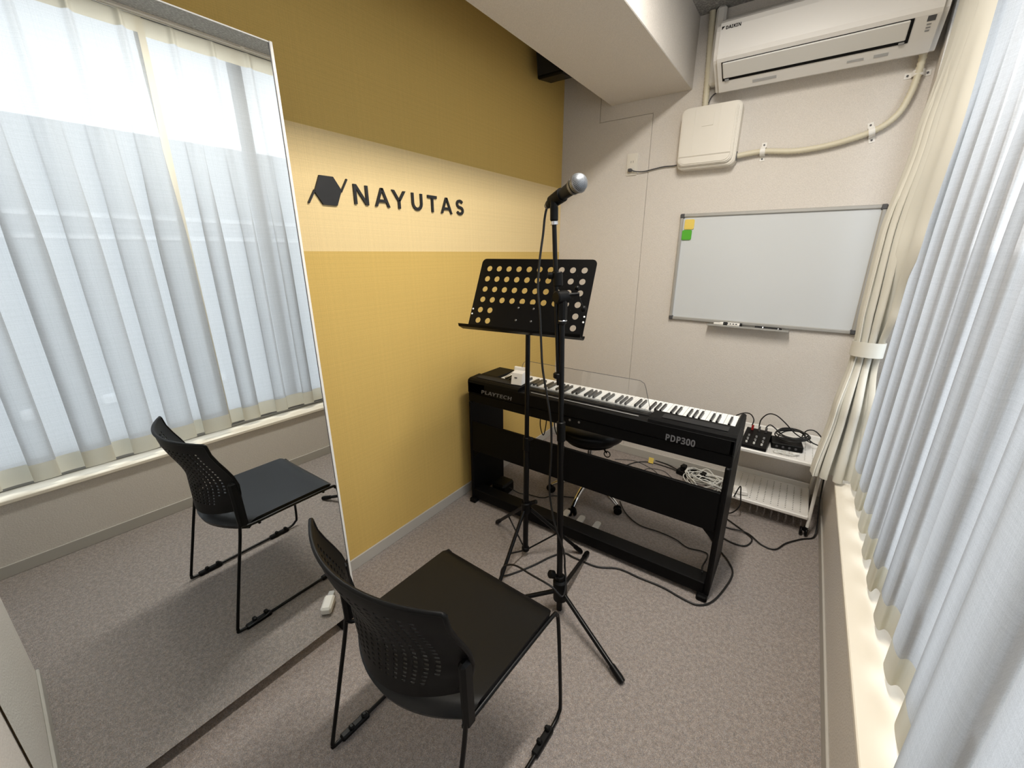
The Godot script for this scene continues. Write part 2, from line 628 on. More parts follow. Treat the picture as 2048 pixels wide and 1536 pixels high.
func build_window() -> void:
	var m := MB.new()
	m.bb(Vector3(W, 0, -0.15), Vector3(2.1, WY0 - 0.02, 4.4))
	m.bb(Vector3(W, WY1, -0.15), Vector3(2.1, TOP, 4.4))
	m.bb(Vector3(W, WY0 - 0.02, -0.15), Vector3(2.1, WY1, WZ0))
	m.bb(Vector3(W, WY0 - 0.02, WZ1), Vector3(2.1, WY1, 4.4))
	struct("wall_right", m, M.wall)
	var w := Node3D.new()
	w.name = "window_1"
	add_child(w)
	w.set_meta("kind", "structure")
	w.set_meta("label", "wide window behind the lace curtains")
	m = MB.new()
	m.bb(Vector3(1.860, WY0 - 0.02, WZ0 - 0.03), Vector3(2.05, WY0, WZ1), 0.003)
	part("window_sill", m, M.sill, w)
	m = MB.new()
	m.bb(Vector3(2.0, WY0, WZ0), Vector3(2.07, WY0 + 0.045, WZ1), 0.002)
	m.bb(Vector3(1.99, WY0, WZ0), Vector3(2.0, WY0 + 0.018, WZ1), 0.002)
	m.bb(Vector3(2.0, WY1 - 0.045, WZ0), Vector3(2.07, WY1, WZ1), 0.002)
	m.bb(Vector3(2.0, WY0 + 0.045, WZ0), Vector3(2.07, WY1 - 0.045, WZ0 + 0.04), 0.002)
	m.bb(Vector3(2.0, WY0 + 0.045, WZ1 - 0.04), Vector3(2.07, WY1 - 0.045, WZ1), 0.002)
	part("window_frame", m, M.alum, w)
	for k in 2:
		var z0 := WZ0 + 0.04 if k == 0 else 1.485
		var z1 := 1.545 if k == 0 else WZ1 - 0.04
		var x := 2.018 if k == 0 else 2.048
		m = MB.new()
		m.bb(Vector3(x - 0.013, WY0 + 0.045, z0), Vector3(x + 0.013, WY0 + 0.11, z1), 0.002)
		m.bb(Vector3(x - 0.013, WY1 - 0.095, z0), Vector3(x + 0.013, WY1 - 0.045, z1), 0.002)
		m.bb(Vector3(x - 0.013, WY0 + 0.11, z0), Vector3(x + 0.013, WY1 - 0.095, z0 + 0.06), 0.002)
		m.bb(Vector3(x - 0.013, WY0 + 0.11, z1 - 0.06), Vector3(x + 0.013, WY1 - 0.095, z1), 0.002)
		var s := part("window_sash", m, M.alum, w)
		m = MB.new()
		m.quad(Vector3(x, WY0 + 0.11, z1 - 0.06), Vector3(x, WY0 + 0.11, z0 + 0.06), Vector3(x, WY1 - 0.095, z0 + 0.06), Vector3(x, WY1 - 0.095, z1 - 0.06))
		part("window_pane", m, M.glass, s)
	# double curtain rail under the head of the recess
	var r := thing("curtain_rail", "white double curtain rail above the window", "curtain rail", Vector3(1.91, WY1, 1.5))
	for x in [-0.024, 0.036]:
		m = MB.new()
		m.bb(Vector3(x - 0.009, -0.042, -1.36), Vector3(x + 0.009, -0.020, 2.42), 0.003)
		part("rail", m, M.white, r)
	for z in [-1.3, -0.65, 0.0, 0.65, 1.3, 1.95]:
		m = MB.new()
		m.bb(Vector3(-0.035, -0.02, z - 0.012), Vector3(0.052, 0, z + 0.012), 0.002)
		part("bracket", m, M.white, r)

func build_lamp(at: Vector3, power: float) -> void:
	var l := thing("ceiling_light", "long white ceiling light fitting beside the boxed beam", "ceiling light", at)
	var m := MB.new()
	m.bb(Vector3(-0.11, -0.03, -0.62), Vector3(0.11, 0, 0.62), 0.01)
	part("body", m, M.white, l)
	m = MB.new()
	m.bb(Vector3(-0.075, -0.055, -0.60), Vector3(0.075, -0.03, 0.60), 0.012)
	part("diffuser", m, M.diffuser, l)
	var a := AreaLight3D.new()
	a.name = "ceiling_light_glow"
	a.area_size = Vector2(0.14, 1.18)
	a.light_color = Color(1.0, 0.975, 0.935)
	a.light_energy = power
	a.shadow_enabled = true
	a.rotation_degrees = Vector3(-90, 0, 0)
	a.position = Vector3(0, -0.06, 0)
	l.add_child(a)

func build_outside() -> void:
	var m := MB.new()
	m.bb(Vector3(2.4, -4.2, -30), Vector3(40, -4.0, 30))
	struct("ground", m, M.asphalt)
	var b := thing("neighbouring_building", "pale flat-roofed building seen dimly through the lace curtains", "building", Vector3(6.0, -4.0, 1.0))
	m = MB.new()
	m.bb(Vector3(0, 0, -14), Vector3(6, 6.94, 14))
	part("wall", m, M.facade, b)
	for y in [5.975, 5.735]:
		m = MB.new()
		m.bb(Vector3(-0.012, y - 0.024, -14), Vector3(0, y + 0.024, 14))
		part("ledge", m, M.ledge, b)
	for z in [1.737, 1.056, -0.132]:
		m = MB.new()
		m.bb(Vector3(-0.12, 3.74, z - 0.07), Vector3(0, 3.86, z + 0.07), 0.02)
		part("vent_hood", m, M.ledge, b)

func build_mirror() -> void:
	var nn := Vector3(0.9997, 0.0066, 0.0247).normalized()
	var up := (Vector3.UP - nn * nn.y).normalized()
	var o := Node3D.new()
	o.name = numbered("standing_mirror")
	add_child(o)
	tag(o, "tall thin-edged standing mirror in front of the yellow wall", "mirror")
	var z0 := 2.147
	var y0 := 0.07
	o.transform = Transform3D(Basis(nn, up, nn.cross(up)), Vector3((0.33375 - nn.y * y0 - nn.z * z0) / nn.x, y0, z0))
	var wd := ENDZ - z0 - 0.004
	var ht := 1.952
	var f := func(a: float, b: float) -> Vector3:
		var e := maxf(0.0, (b - (ht - 0.05)) / 0.05)
		return Vector3(-0.0016 * e * e, b, a)
	var m := MB.new()
	m.sheet(f, [wd, 0.0], [0.0, 0.6, 1.2, ht - 0.05] + span(ht - 0.04, ht, 8), 1.0)
	part("glass", m, M.mirror, o)
	m = MB.new()
	m.bb(Vector3(-0.014, 0, 0), Vector3(-0.003, ht, wd))
	part("backing", m, M.white, o)
	m = MB.new()
	m.bb(Vector3(-0.014, 0, -0.0105), Vector3(0.002, ht + 0.004, -0.0022), 0.001)
	m.bb(Vector3(-0.014, ht + 0.0005, -0.0022), Vector3(-0.001, ht + 0.004, wd), 0.0005)
	part("edge_trim", m, M.white, o)
	m = MB.new()
	m.bb(Vector3(-0.014, 0, -0.0022), Vector3(0.0005, ht, 0))
	part("edge_seal", m, M.dkgrey, o)
	for z in [0.03, wd - 0.05]:
		m = MB.new()
		m.bb(Vector3(-0.040, -0.068, z), Vector3(-0.015, ht * 0.9, z + 0.025), 0.003)
		part("upright", m, M.black, o)
		m = MB.new()
		m.bb(Vector3(-0.200, -0.069, z), Vector3(-0.016, -0.045, z + 0.025), 0.004)
		part("foot_bar", m, M.black, o)

func lace_at(p: float, y: float, sd: float, pitch: float, z0: float) -> Vector3:   # p counts pleats along the heading
	var t := clampf((2.63 - y) / 2.2, 0.0, 1.0)
	var k := smoothstep(0.03, 0.55, t)
	var cell := roundf(p)
	var h1 := sin(cell * 12.9898 + sd * 78.233) 
	var h2 := sin(cell * 4.371 + sd * 31.7)
	var d := p - cell
	var head := exp(-pow(d / 0.07, 2.0))
	var wave := 0.5 + 0.5 * cos(TAU * d)
	var amp := 0.046 * (1.0 + 0.22 * h1)
	var x := -amp * lerpf(head * 0.55, pow(wave, 0.8), k)
	var over := lerpf(0.0, 0.150 + 0.03 * h2, k)
	var z := z0 + pitch * (p + over * sin(2.0 * TAU * d) + 0.10 * k * sin(TAU * d) * h1 + 0.05 * k * sin(p * 1.3 + sd * 9.0))
	return Vector3(1.956 + x + 0.006 * k * sin(p * 0.9 + sd), y, z)

func build_lace() -> void:
	var runs := [
		{"z0": 0.35, "z1": 1.90, "sd": 0.35, "label": "white lace curtain hanging next to the tied cream drape"},
		{"z0": 1.86, "z1": 3.80, "sd": 0.10, "label": "white lace curtain hanging at the entrance end of the window, facing the mirror"},
	]
	for r in runs:
		var c := thing("lace_curtain", r.label, "curtain", Vector3.ZERO, 0.0, "lace curtains at the window")
		var pitch := 0.185
		var sd: float = r.sd
		var zs: float = r.z0
		var near: float = -0.028 if sd < 0.2 else 0.0
		var count: float = (r.z1 - r.z0) / pitch
		var f := func(a: float, b: float) -> Vector3: return lace_at(a, b, sd, pitch, zs) + Vector3(near, 0, 0)
		var k := int(count * 30)
		var m := MB.new()
		m.sheet(f, span(0.5, 0.5 + count, k), span(0.515, 2.555, 40))
		part("cloth", m, M.lace, c)
		m = MB.new()
		m.sheet(f, span(0.5, 0.5 + count, k), [0.425, 0.47, 0.515])
		part("hem", m, M.hem, c)
		m = MB.new()
		m.sheet(f, span(0.5, 0.5 + count, k), [2.555, 2.57, 2.59, 2.62, 2.655])
		part("heading_tape", m, M.hem, c)
		m = MB.new()
		var edge: float = 0.5 + count if sd > 0.2 else 0.5
		var g := func(a: float, b: float) -> Vector3: return f.call(a, b) + Vector3(-0.0015, 0, 0)
		m.sheet(g, span(edge, edge + (0.16 if sd < 0.2 else -0.16), 5), span(0.43, 2.65, 30))
		part("side_hem", m, M.hem, c)

func build_drape() -> void:
	var c := thing("drape", "heavy cream drape gathered and tied back in the window corner", "curtain")
	# rows: height, x range, middle depth, depth of the folds, 0 = strung along the rail .. 1 = bunched
	var ys := [[2.66, 1.878, 1.900, 0.30, 0.02, 0.0, 0.0], [2.30, 1.860, 1.898, 0.30, 0.05, 0.35, 0.40], [1.95, 1.836, 1.900, 0.29, 0.075, 0.75, 0.40], [1.55, 1.814, 1.905, 0.27, 0.08, 1.0, 0.28], [1.22, 1.816, 1.920, 0.26, 0.075, 1.0, 0.10], [1.04, 1.826, 1.918, 0.25, 0.065, 1.0, 0.0], [0.97, 1.826, 1.918, 0.255, 0.068, 1.0, 0.0], [0.72, 1.795, 1.935, 0.36, 0.080, 1.0, 0.0], [0.395, 1.762, 1.945, 0.455, 0.055, 1.0, 0.0]]
	var at := func(y: float) -> Array:
		var i := 0
		while i < ys.size() - 2 and y < ys[i + 1][0]: i += 1
		var s := smoothstep(0.0, 1.0, clampf((ys[i][0] - y) / (ys[i][0] - ys[i + 1][0]), 0, 1))
		var o := []
		for q in 7: o.append(lerpf(ys[i][q], ys[i + 1][q], s))
		return o
	var f := func(u: float, y: float) -> Vector3:
		var q: Array = at.call(y)
		var w := pow(u, 1.9)
		var ph := TAU * (4.0 * u + 0.25)
		var bx: float = lerpf(q[1], q[2], w) - 0.010 * q[5] * sin(ph * 2.0 + 0.4)
		var bz: float = q[3] + q[4] * 0.8 * sin(ph) * (0.75 + 0.25 * sin(u * 11.0 + 1.0)) + 0.03 * (u - 0.5) + q[6] * pow(maxf(0.0, (u - 0.72) / 0.28), 1.3)
		var rx: float = 1.886 + 0.014 * sin(ph)
		var rz: float = lerpf(0.14, 0.76, u)
		return Vector3(lerpf(rx, bx, q[5]), y, lerpf(rz, bz, q[5]))
	var m := MB.new()
	m.sheet(f, span(0, 1, 150), span(0.475, 2.655, 64), -1.0)
	part("cloth", m, M.drape, c)
	m = MB.new()
	var f2 := func(u: float, y: float) -> Vector3: return f.call(u, y)
	m.sheet(f2, span(0, 1, 150), [0.40, 0.43, 0.455, 0.475], -1.0)
	part("hem", m, M.drape, c)
	m = MB.new()
	var e := func(u: float, y: float) -> Vector3:
		var a := u * TAU
		var sw := 1.0 + 0.03 * sin(a * 3.0)
		return Vector3(1.871 + 0.060 * cos(a) * sw, y + 0.008 * sin(a), 0.252 + 0.092 * sin(a) * sw)
	m.slab(e, span(0, 1, 40), span(0.995, 1.066, 3), 0.004)
	part("tie_band", m, M.drape, c)

func build_aircon() -> void:
	var o := thing("air_conditioner", "white wall-mounted split air conditioner with long louvre flap", "air conditioner", Vector3(1.415, 2.30, 0))
	var hw := 0.432
	var prof := [Vector2(0, 0.035), Vector2(0.06, 0.010), Vector2(0.105, 0.0), Vector2(0.152, 0.036), Vector2(0.236, 0.094), Vector2(0.248, 0.106), Vector2(0.253, 0.125), Vector2(0.250, 0.235), Vector2(0.243, 0.258), Vector2(0.225, 0.272), Vector2(0.05, 0.355), Vector2(0, 0.36)]
	var xf := Transform3D(Basis(Vector3(0, 0, 1), Vector3(0, 1, 0), Vector3(-1, 0, 0)), Vector3(hw - 0.02, 0, 0))
	var m := MB.new()
	m.ext(prof, 2 * hw - 0.04, xf)
	var inner := []
	for p in prof: inner.append(Vector2(maxf(p.x - 0.02, 0.0), lerpf(p.y, 0.17, 0.05)))
	for s in [-1, 1]:
		# rounded ends: a slightly smaller slice at each side
		m.ext(inner, 0.02, Transform3D(xf.basis, Vector3(hw if s > 0 else -hw + 0.02, 0, 0)))
	part("body", m, M.ac, o)
	# louvre: a dark slot with the flap lying in it
	var dirv: Vector2 = (prof[4] - prof[3]).normalized()
	var nor := Vector2(dirv.y, -dirv.x)
	var bas := Basis(Vector3.RIGHT, Vector3(0, dirv.y, dirv.x), Vector3(0, nor.y, nor.x))
	var mid: Vector2 = (prof[3] + prof[4]) / 2
	m = MB.new()
	m.box(Vector3(-0.03, mid.y, mid.x) + bas.z * 0.0005, Vector3(0.722, 0.100, 0.004), 0.0, bas)
	part("outlet_slot", m, M.black, o)
	m = MB.new()
	m.box(Vector3(-0.033, mid.y, mid.x) + bas.z * 0.004 + bas.y * 0.007, Vector3(0.706, 0.082, 0.008), 0.003, bas)
	part("louvre_flap", m, M.acflap, o)
	for x in [-0.37, 0.31]:
		m = MB.new()
		m.box(Vector3(x, mid.y, mid.x) + bas.z * 0.004 - bas.y * 0.046, Vector3(0.02, 0.012, 0.008), 0.002, bas)
		part("flap_pivot", m, M.grey, o)
	text("DAIKIN", 0.066, 0.014, 0.002, M.black, o, Transform3D(Basis(Vector3.RIGHT, 0.0), Vector3(-0.354, 0.232, 0.2515)), "brand_lettering")
	m = MB.new()
	m.ext([Vector2(-0.425, 0.226), Vector2(-0.412, 0.239), Vector2(-0.425, 0.239)], 0.002, Transform3D(Basis(), Vector3(0.020, 0, 0.2515)))
	part("brand_emblem", m, M.black, o)
	m = MB.new()
	m.box(Vector3(0.385, mid.y, mid.x) + bas.y * 0.035, Vector3(0.026, 0.022, 0.003), 0.0, bas)
	part("display_window", m, M.dkgrey, o)
	for k in 3:
		m = MB.new()
		m.box(Vector3(0.382, mid.y, mid.x) + bas.y * (0.012 - 0.013 * k), Vector3(0.014, 0.006, 0.003), 0.0, bas)
		part("indicator_print", m, M.grey, o)
	# printed stickers on the lower lip
	var d2: Vector2 = (prof[3] - prof[2]).normalized()
	var b2 := Basis(Vector3.RIGHT, Vector3(0, d2.y, d2.x), Vector3(0, -d2.x, d2.y))
	var lm: Vector2 = (prof[2] + prof[3]) / 2
	m = MB.new()
	m.box(Vector3(-0.20, lm.y - 0.001, lm.x), Vector3(0.105, 0.014, 0.002), 0.0, b2)
	part("sticker", m, M.print, o)
	m = MB.new()
	m.box(Vector3(0.16, lm.y - 0.001, lm.x), Vector3(0.06, 0.010, 0.002), 0.0, b2)
	part("sticker", m, M.print, o)
	m = MB.new()
	m.box(Vector3(0.25, lm.y - 0.001, lm.x), Vector3(0.05, 0.014, 0.002), 0.0, b2)
	part("sticker", m, M.print, o)
	m = MB.new()
	m.bb(Vector3(-hw - 0.055, 0.06, 0.0), Vector3(-hw - 0.005, 0.42, 0.055), 0.012)
	part("pipe_duct", m, M.white, o)

func corrugated(p: Array, r: float, step := 0.012) -> MB:
	var pts := smooth(p, 40)
	var q := [pts[0]]
	var acc := 0.0
	for i in range(1, pts.size()):
		acc += (pts[i] as Vector3).distance_to(pts[i - 1])
		if acc >= step / 2:
			q.append(pts[i]); acc = 0.0
	var rr := []
	for i in q.size(): rr.append(r if i % 2 == 0 else r * 0.80)
	var m := MB.new()
	m.tube(q, rr, 12)
	return m

func build_wall_items() -> void:
	# drain pump box on the end wall
	var o := thing("pump_box", "cream plastic drain pump box on the end wall below the air conditioner", "box", Vector3(0.968, 2.105, 0.0))
	var m := MB.new()
	for q in [[0.312, 0.318, 0.0, 0.060], [0.308, 0.314, 0.060, 0.006], [0.300, 0.306, 0.066, 0.005]]:
		m.ext(rounded(q[0], q[1], 0.034, 6), q[3], Transform3D(Basis(), Vector3(0, 0, q[2])))
	part("base", m, M.cover, o)
	m = MB.new()
	for q in [[0.294, 0.300, 0.071, 0.006], [0.290, 0.296, 0.077, 0.008], [0.282, 0.288, 0.085, 0.006], [0.270, 0.276, 0.091, 0.004]]:
		m.ext(rounded(q[0], q[1], 0.036, 6), q[3], Transform3D(Basis(), Vector3(-0.004, 0.004, q[2])))
	m.ext([Vector2(0.070, -0.135), Vector2(0.099, -0.095), Vector2(0.099, -0.072), Vector2(0.070, -0.072)], 0.272, Transform3D(Basis(Vector3(0, 0, 1), Vector3(0, 1, 0), Vector3(-1, 0, 0)), Vector3(0.132, 0, 0)))
	part("lid", m, M.cover, o)
	m = MB.new()
	m.ext(rounded(0.062, 0.062, 0.004), 0.003, Transform3D(Basis(), Vector3(-0.005, 0.08, 0.0945)))
	part("lid_plate", m, M.cover, o)
	for x in [-0.075, 0.055]:
		m = MB.new()
		m.bb(Vector3(x, -0.07, 0.0945), Vector3(x + 0.002, 0.135, 0.0960))
		part("lid_rib", m, M.cover, o)
	m = MB.new()
	m.cyl(Vector3(0.150, -0.11, 0.03), Vector3(0.159, -0.11, 0.03), 0.024, 16)
	part("hose_port", m, M.grey, o)
	# drain hoses
	var h := thing("drain_hose", "ribbed cream drain hose curving along the wall between box and air conditioner", "hose")
	part("hose", corrugated([Vector3(1.128, 1.995, 0.03), Vector3(1.25, 2.004, 0.024), Vector3(1.40, 1.988, 0.024), Vector3(1.55, 1.998, 0.024), Vector3(1.70, 2.034, 0.024), Vector3(1.775, 2.085, 0.026), Vector3(1.806, 2.16, 0.028), Vector3(1.818, 2.25, 0.03), Vector3(1.815, 2.34, 0.06)], 0.0155), M.conduit, h)
	var h2 := thing("drain_hose", "ribbed cream drain hose rising straight from the pump box to the ceiling", "hose")
	part("hose", corrugated([Vector3(0.925, 2.25, 0.032), Vector3(0.920, 2.40, 0.030), Vector3(0.912, 2.55, 0.030), Vector3(0.905, 2.715, 0.030)], 0.018), M.conduit, h2)
	var spots := [[Vector3(1.25, 2.004, 0.0), 0.0, "white saddle clip on the ribbed hose nearest the pump box"], [Vector3(1.70, 2.034, 0.0), 0.25, "white saddle clip at the bend of the ribbed hose"], [Vector3(1.818, 2.25, 0.0), PI / 2, "white saddle clip on the ribbed hose just under the air conditioner"]]
	for s in spots:
		var k := thing("hose_clip", s[2], "clip", s[0], 0.0, "clips holding the drain hose")
		k.rotation.z = s[1]
		m = MB.new()
		var arc := []
		for i in 9:
			var a := PI * i / 8
			arc.append(Vector2(cos(a) * 0.0195, sin(a) * 0.0195 + 0.022))
		for i in 9:
			var a := PI * (8 - i) / 8
			arc.append(Vector2(cos(a) * 0.0165, sin(a) * 0.0165 + 0.022))
		m.ext(arc, 0.024, Transform3D(Basis(Vector3(0, 1, 0), Vector3(0, 0, 1), Vector3(1, 0, 0)), Vector3(-0.012, 0, 0)))
		for e in [-1, 1]:
			m.bb(Vector3(-0.012, e * 0.018, 0.0), Vector3(0.012, e * 0.021, 0.024))
			m.bb(Vector3(-0.012, e * 0.018, 0.0), Vector3(0.012, e * 0.046, 0.003), 0.001)
		part("strap", m, M.white, k)
		for e in [-1, 1]:
			m = MB.new()
			m.cyl(Vector3(0, e * 0.034, 0.003), Vector3(0, e * 0.034, 0.006), 0.0045, 10)
			part("screw", m, M.dkgrey, k)
	# socket and plug
	var s := thing("wall_socket", "cream double wall socket plate with a grey plug in it", "socket", Vector3(0.516, 2.02, 0.0))
	m = MB.new()
	m.ext(rounded(0.070, 0.126, 0.004), 0.007)
	part("plate", m, M.cover, s)
	m = MB.new()
	m.ext(rounded(0.044, 0.10, 0.002), 0.003, Transform3D(Basis(), Vector3(0, 0, 0.007)))
	part("insert", m, M.cover, s)
	for x in [-0.008, 0.006]:
		m = MB.new()
		m.bb(Vector3(x, 0.008, 0.0095), Vector3(x + 0.002, 0.020, 0.0105))
		part("slot", m, M.black, s)
	var c := thing("plug_lead", "grey plug and short grey lead running from socket to pump box", "cable")
	m = MB.new()
	m.box(Vector3(0.511, 1.985, 0.022), Vector3(0.024, 0.018, 0.026), 0.004)
	part("plug", m, M.dkgrey, c)
	m = MB.new()
	m.tube(smooth([Vector3(0.519, 1.984, 0.030), Vector3(0.55, 1.974, 0.022), Vector3(0.60, 1.970, 0.014), Vector3(0.66, 1.978, 0.012), Vector3(0.72, 1.985, 0.012), Vector3(0.78, 1.984, 0.012), Vector3(0.825, 1.988, 0.014)]), 0.0035, 8)
	part("lead", m, M.greycable, c)
	var ca := thing("air_conditioner_lead", "thin grey lead hanging under the left end of air conditioner", "cable")
	m = MB.new()
	m.tube(smooth([Vector3(1.02, 2.335, 0.02), Vector3(0.985, 2.335, 0.012), Vector3(0.955, 2.322, 0.010), Vector3(0.94, 2.30, 0.010), Vector3(0.935, 2.27, 0.012)]), 0.003, 6)
	part("lead", m, M.greycable, ca)
	# whiteboard
	var b := thing("whiteboard", "aluminium framed whiteboard with dark corner caps on the end wall", "whiteboard", Vector3(1.345, 1.383, 0.0))
	var hx := 0.4875
	var hy := 0.3237
	m = MB.new()
	m.bb(Vector3(-hx + 0.012, -hy + 0.012, 0.004), Vector3(hx - 0.012, hy - 0.012, 0.012))
	part("panel", m, M.board, b)
	for q in [[Vector3(0, hy - 0.010, 0.011), Vector3(2 * hx - 0.03, 0.020, 0.021)], [Vector3(0, -hy + 0.010, 0.011), Vector3(2 * hx - 0.03, 0.020, 0.021)], [Vector3(-hx + 0.010, 0, 0.011), Vector3(0.020, 2 * hy - 0.03, 0.021)], [Vector3(hx - 0.010, 0, 0.011), Vector3(0.020, 2 * hy - 0.03, 0.021)]]:
		m = MB.new()
		m.box(q[0], q[1], 0.004)
		part("frame_rail", m, M.alu, b)
	for e in [[-1, -1], [1, -1], [-1, 1], [1, 1]]:
		m = MB.new()
		m.box(Vector3(e[0] * (hx - 0.0125), e[1] * (hy - 0.0125), 0.012), Vector3(0.027, 0.027, 0.025), 0.005)
		part("corner_cap", m, M.dkgrey, b)
	m = MB.new()
	m.bb(Vector3(-0.245, -hy - 0.013, 0.004), Vector3(0.19, -hy - 0.010, 0.068), 0.001)
	m.bb(Vector3(-0.245, -hy - 0.013, 0.066), Vector3(0.19, -hy - 0.002, 0.069), 0.001)
	m.bb(Vector3(-0.245, -hy - 0.013, 0.002), Vector3(0.19, -hy + 0.002, 0.005), 0.001)
	part("pen_tray", m, M.alu, b)
	for q in [["magnet", "square yellow magnet at the whiteboard corner", M.yellowmag, Vector3(0.915, 1.645, 0.0125)], ["magnet", "square green magnet just below the yellow one on the whiteboard", M.greenmag, Vector3(0.906, 1.584, 0.0125)]]:
		var g := thing(q[0], q[1], "magnet", q[3])
		m = MB.new()
		m.ext(rounded(0.056, 0.058, 0.009), 0.007)
		part("body", m, q[2], g)
		m = MB.new()
		m.ext(rounded(0.048, 0.050, 0.007), 0.0015, Transform3D(Basis(), Vector3(0, 0, 0.007)))
		part("face", m, q[2], g)
	var k1 := thing("marker_pen", "fat white marker pen with black printed label on the tray", "marker", Vector3(1.138, 1.0595, 0.042))
	m = MB.new()
	var X := Transform3D(Basis(Vector3(0, 1, 0), Vector3(1, 0, 0), Vector3(0, 0, -1)), Vector3.ZERO)
	m.lathe([Vector2(0, 0), Vector2(0.006, 0), Vector2(0.008, 0.03), Vector2(0.011, 0.038), Vector2(0.0125, 0.05), Vector2(0.0125, 0.054)], Transform3D(X.basis, Vector3(0, 0.0, 0)), 14)
	part("cap", m, M.white, k1)
	m = MB.new()
	m.lathe([Vector2(0.0125, 0.054), Vector2(0.0125, 0.078)], X, 14)
	part("label_band", m, M.black, k1)
	m = MB.new()
	m.lathe([Vector2(0.0125, 0.144), Vector2(0.0125, 0.156), Vector2(0, 0.156)], X, 14)
	part("end_cap", m, M.black, k1)
	m = MB.new()
	m.lathe([Vector2(0.0123, 0.078), Vector2(0.0123, 0.144)], X, 14)
	part("barrel", m, M.white, k1)
	m = MB.new()
	for i in 5: m.box(Vector3(0.062 + i * 0.016, 0.006, 0.0118), Vector3(0.009, 0.006, 0.001), 0.0)
	part("print", m, M.dkgrey, k1)
	var k2 := thing("marker_pen", "slim black marker pen with silver rings on the tray", "marker", Vector3(1.362, 1.056, 0.045))
	m = MB.new()
	m.lathe([Vector2(0, 0), Vector2(0.0085, 0.001), Vector2(0.009, 0.042), Vector2(0.0078, 0.044), Vector2(0.0078, 0.13), Vector2(0.005, 0.137), Vector2(0, 0.137)], X, 12)
	part("barrel", m, M.black, k2)
	for q in [[0.0092, 0.040, 0.044], [0.0082, 0.118, 0.121]]:
		m = MB.new()
		m.lathe([Vector2(q[0], q[1]), Vector2(q[0], q[2])], X, 12)
		part("ring", m, M.chrome, k2)
	# loudspeaker in the slot between wall and beam
	var sp := thing("loudspeaker", "small black loudspeaker up in the gap behind the ceiling beam", "speaker", Vector3(0.13, 2.585, 0.36))
	m = MB.new()
	m.box(Vector3.ZERO, Vector3(0.17, 0.23, 0.16), 0.008, Basis(Vector3.RIGHT, 0.15))
	part("cabinet", m, M.black, sp)
	m = MB.new()
	m.box(Vector3(0, -0.01, 0.083), Vector3(0.15, 0.20, 0.006), 0.002, Basis(Vector3.RIGHT, 0.15))
	part("grille", m, M.grille, sp)
	m = MB.new()
	m.cyl(Vector3(0, 0.08, -0.02), Vector3(0, 0.135, -0.02), 0.012)
	part("bracket", m, M.black, sp)

func bar(m: MB, a: Vector2, b: Vector2, w: float, d: float, xf: Transform3D) -> void:
	var u := (b - a).normalized()
	var s := Vector2(-u.y, u.x) * w / 2
	m.ext([a + s, a - s, b - s, b + s], d, xf)

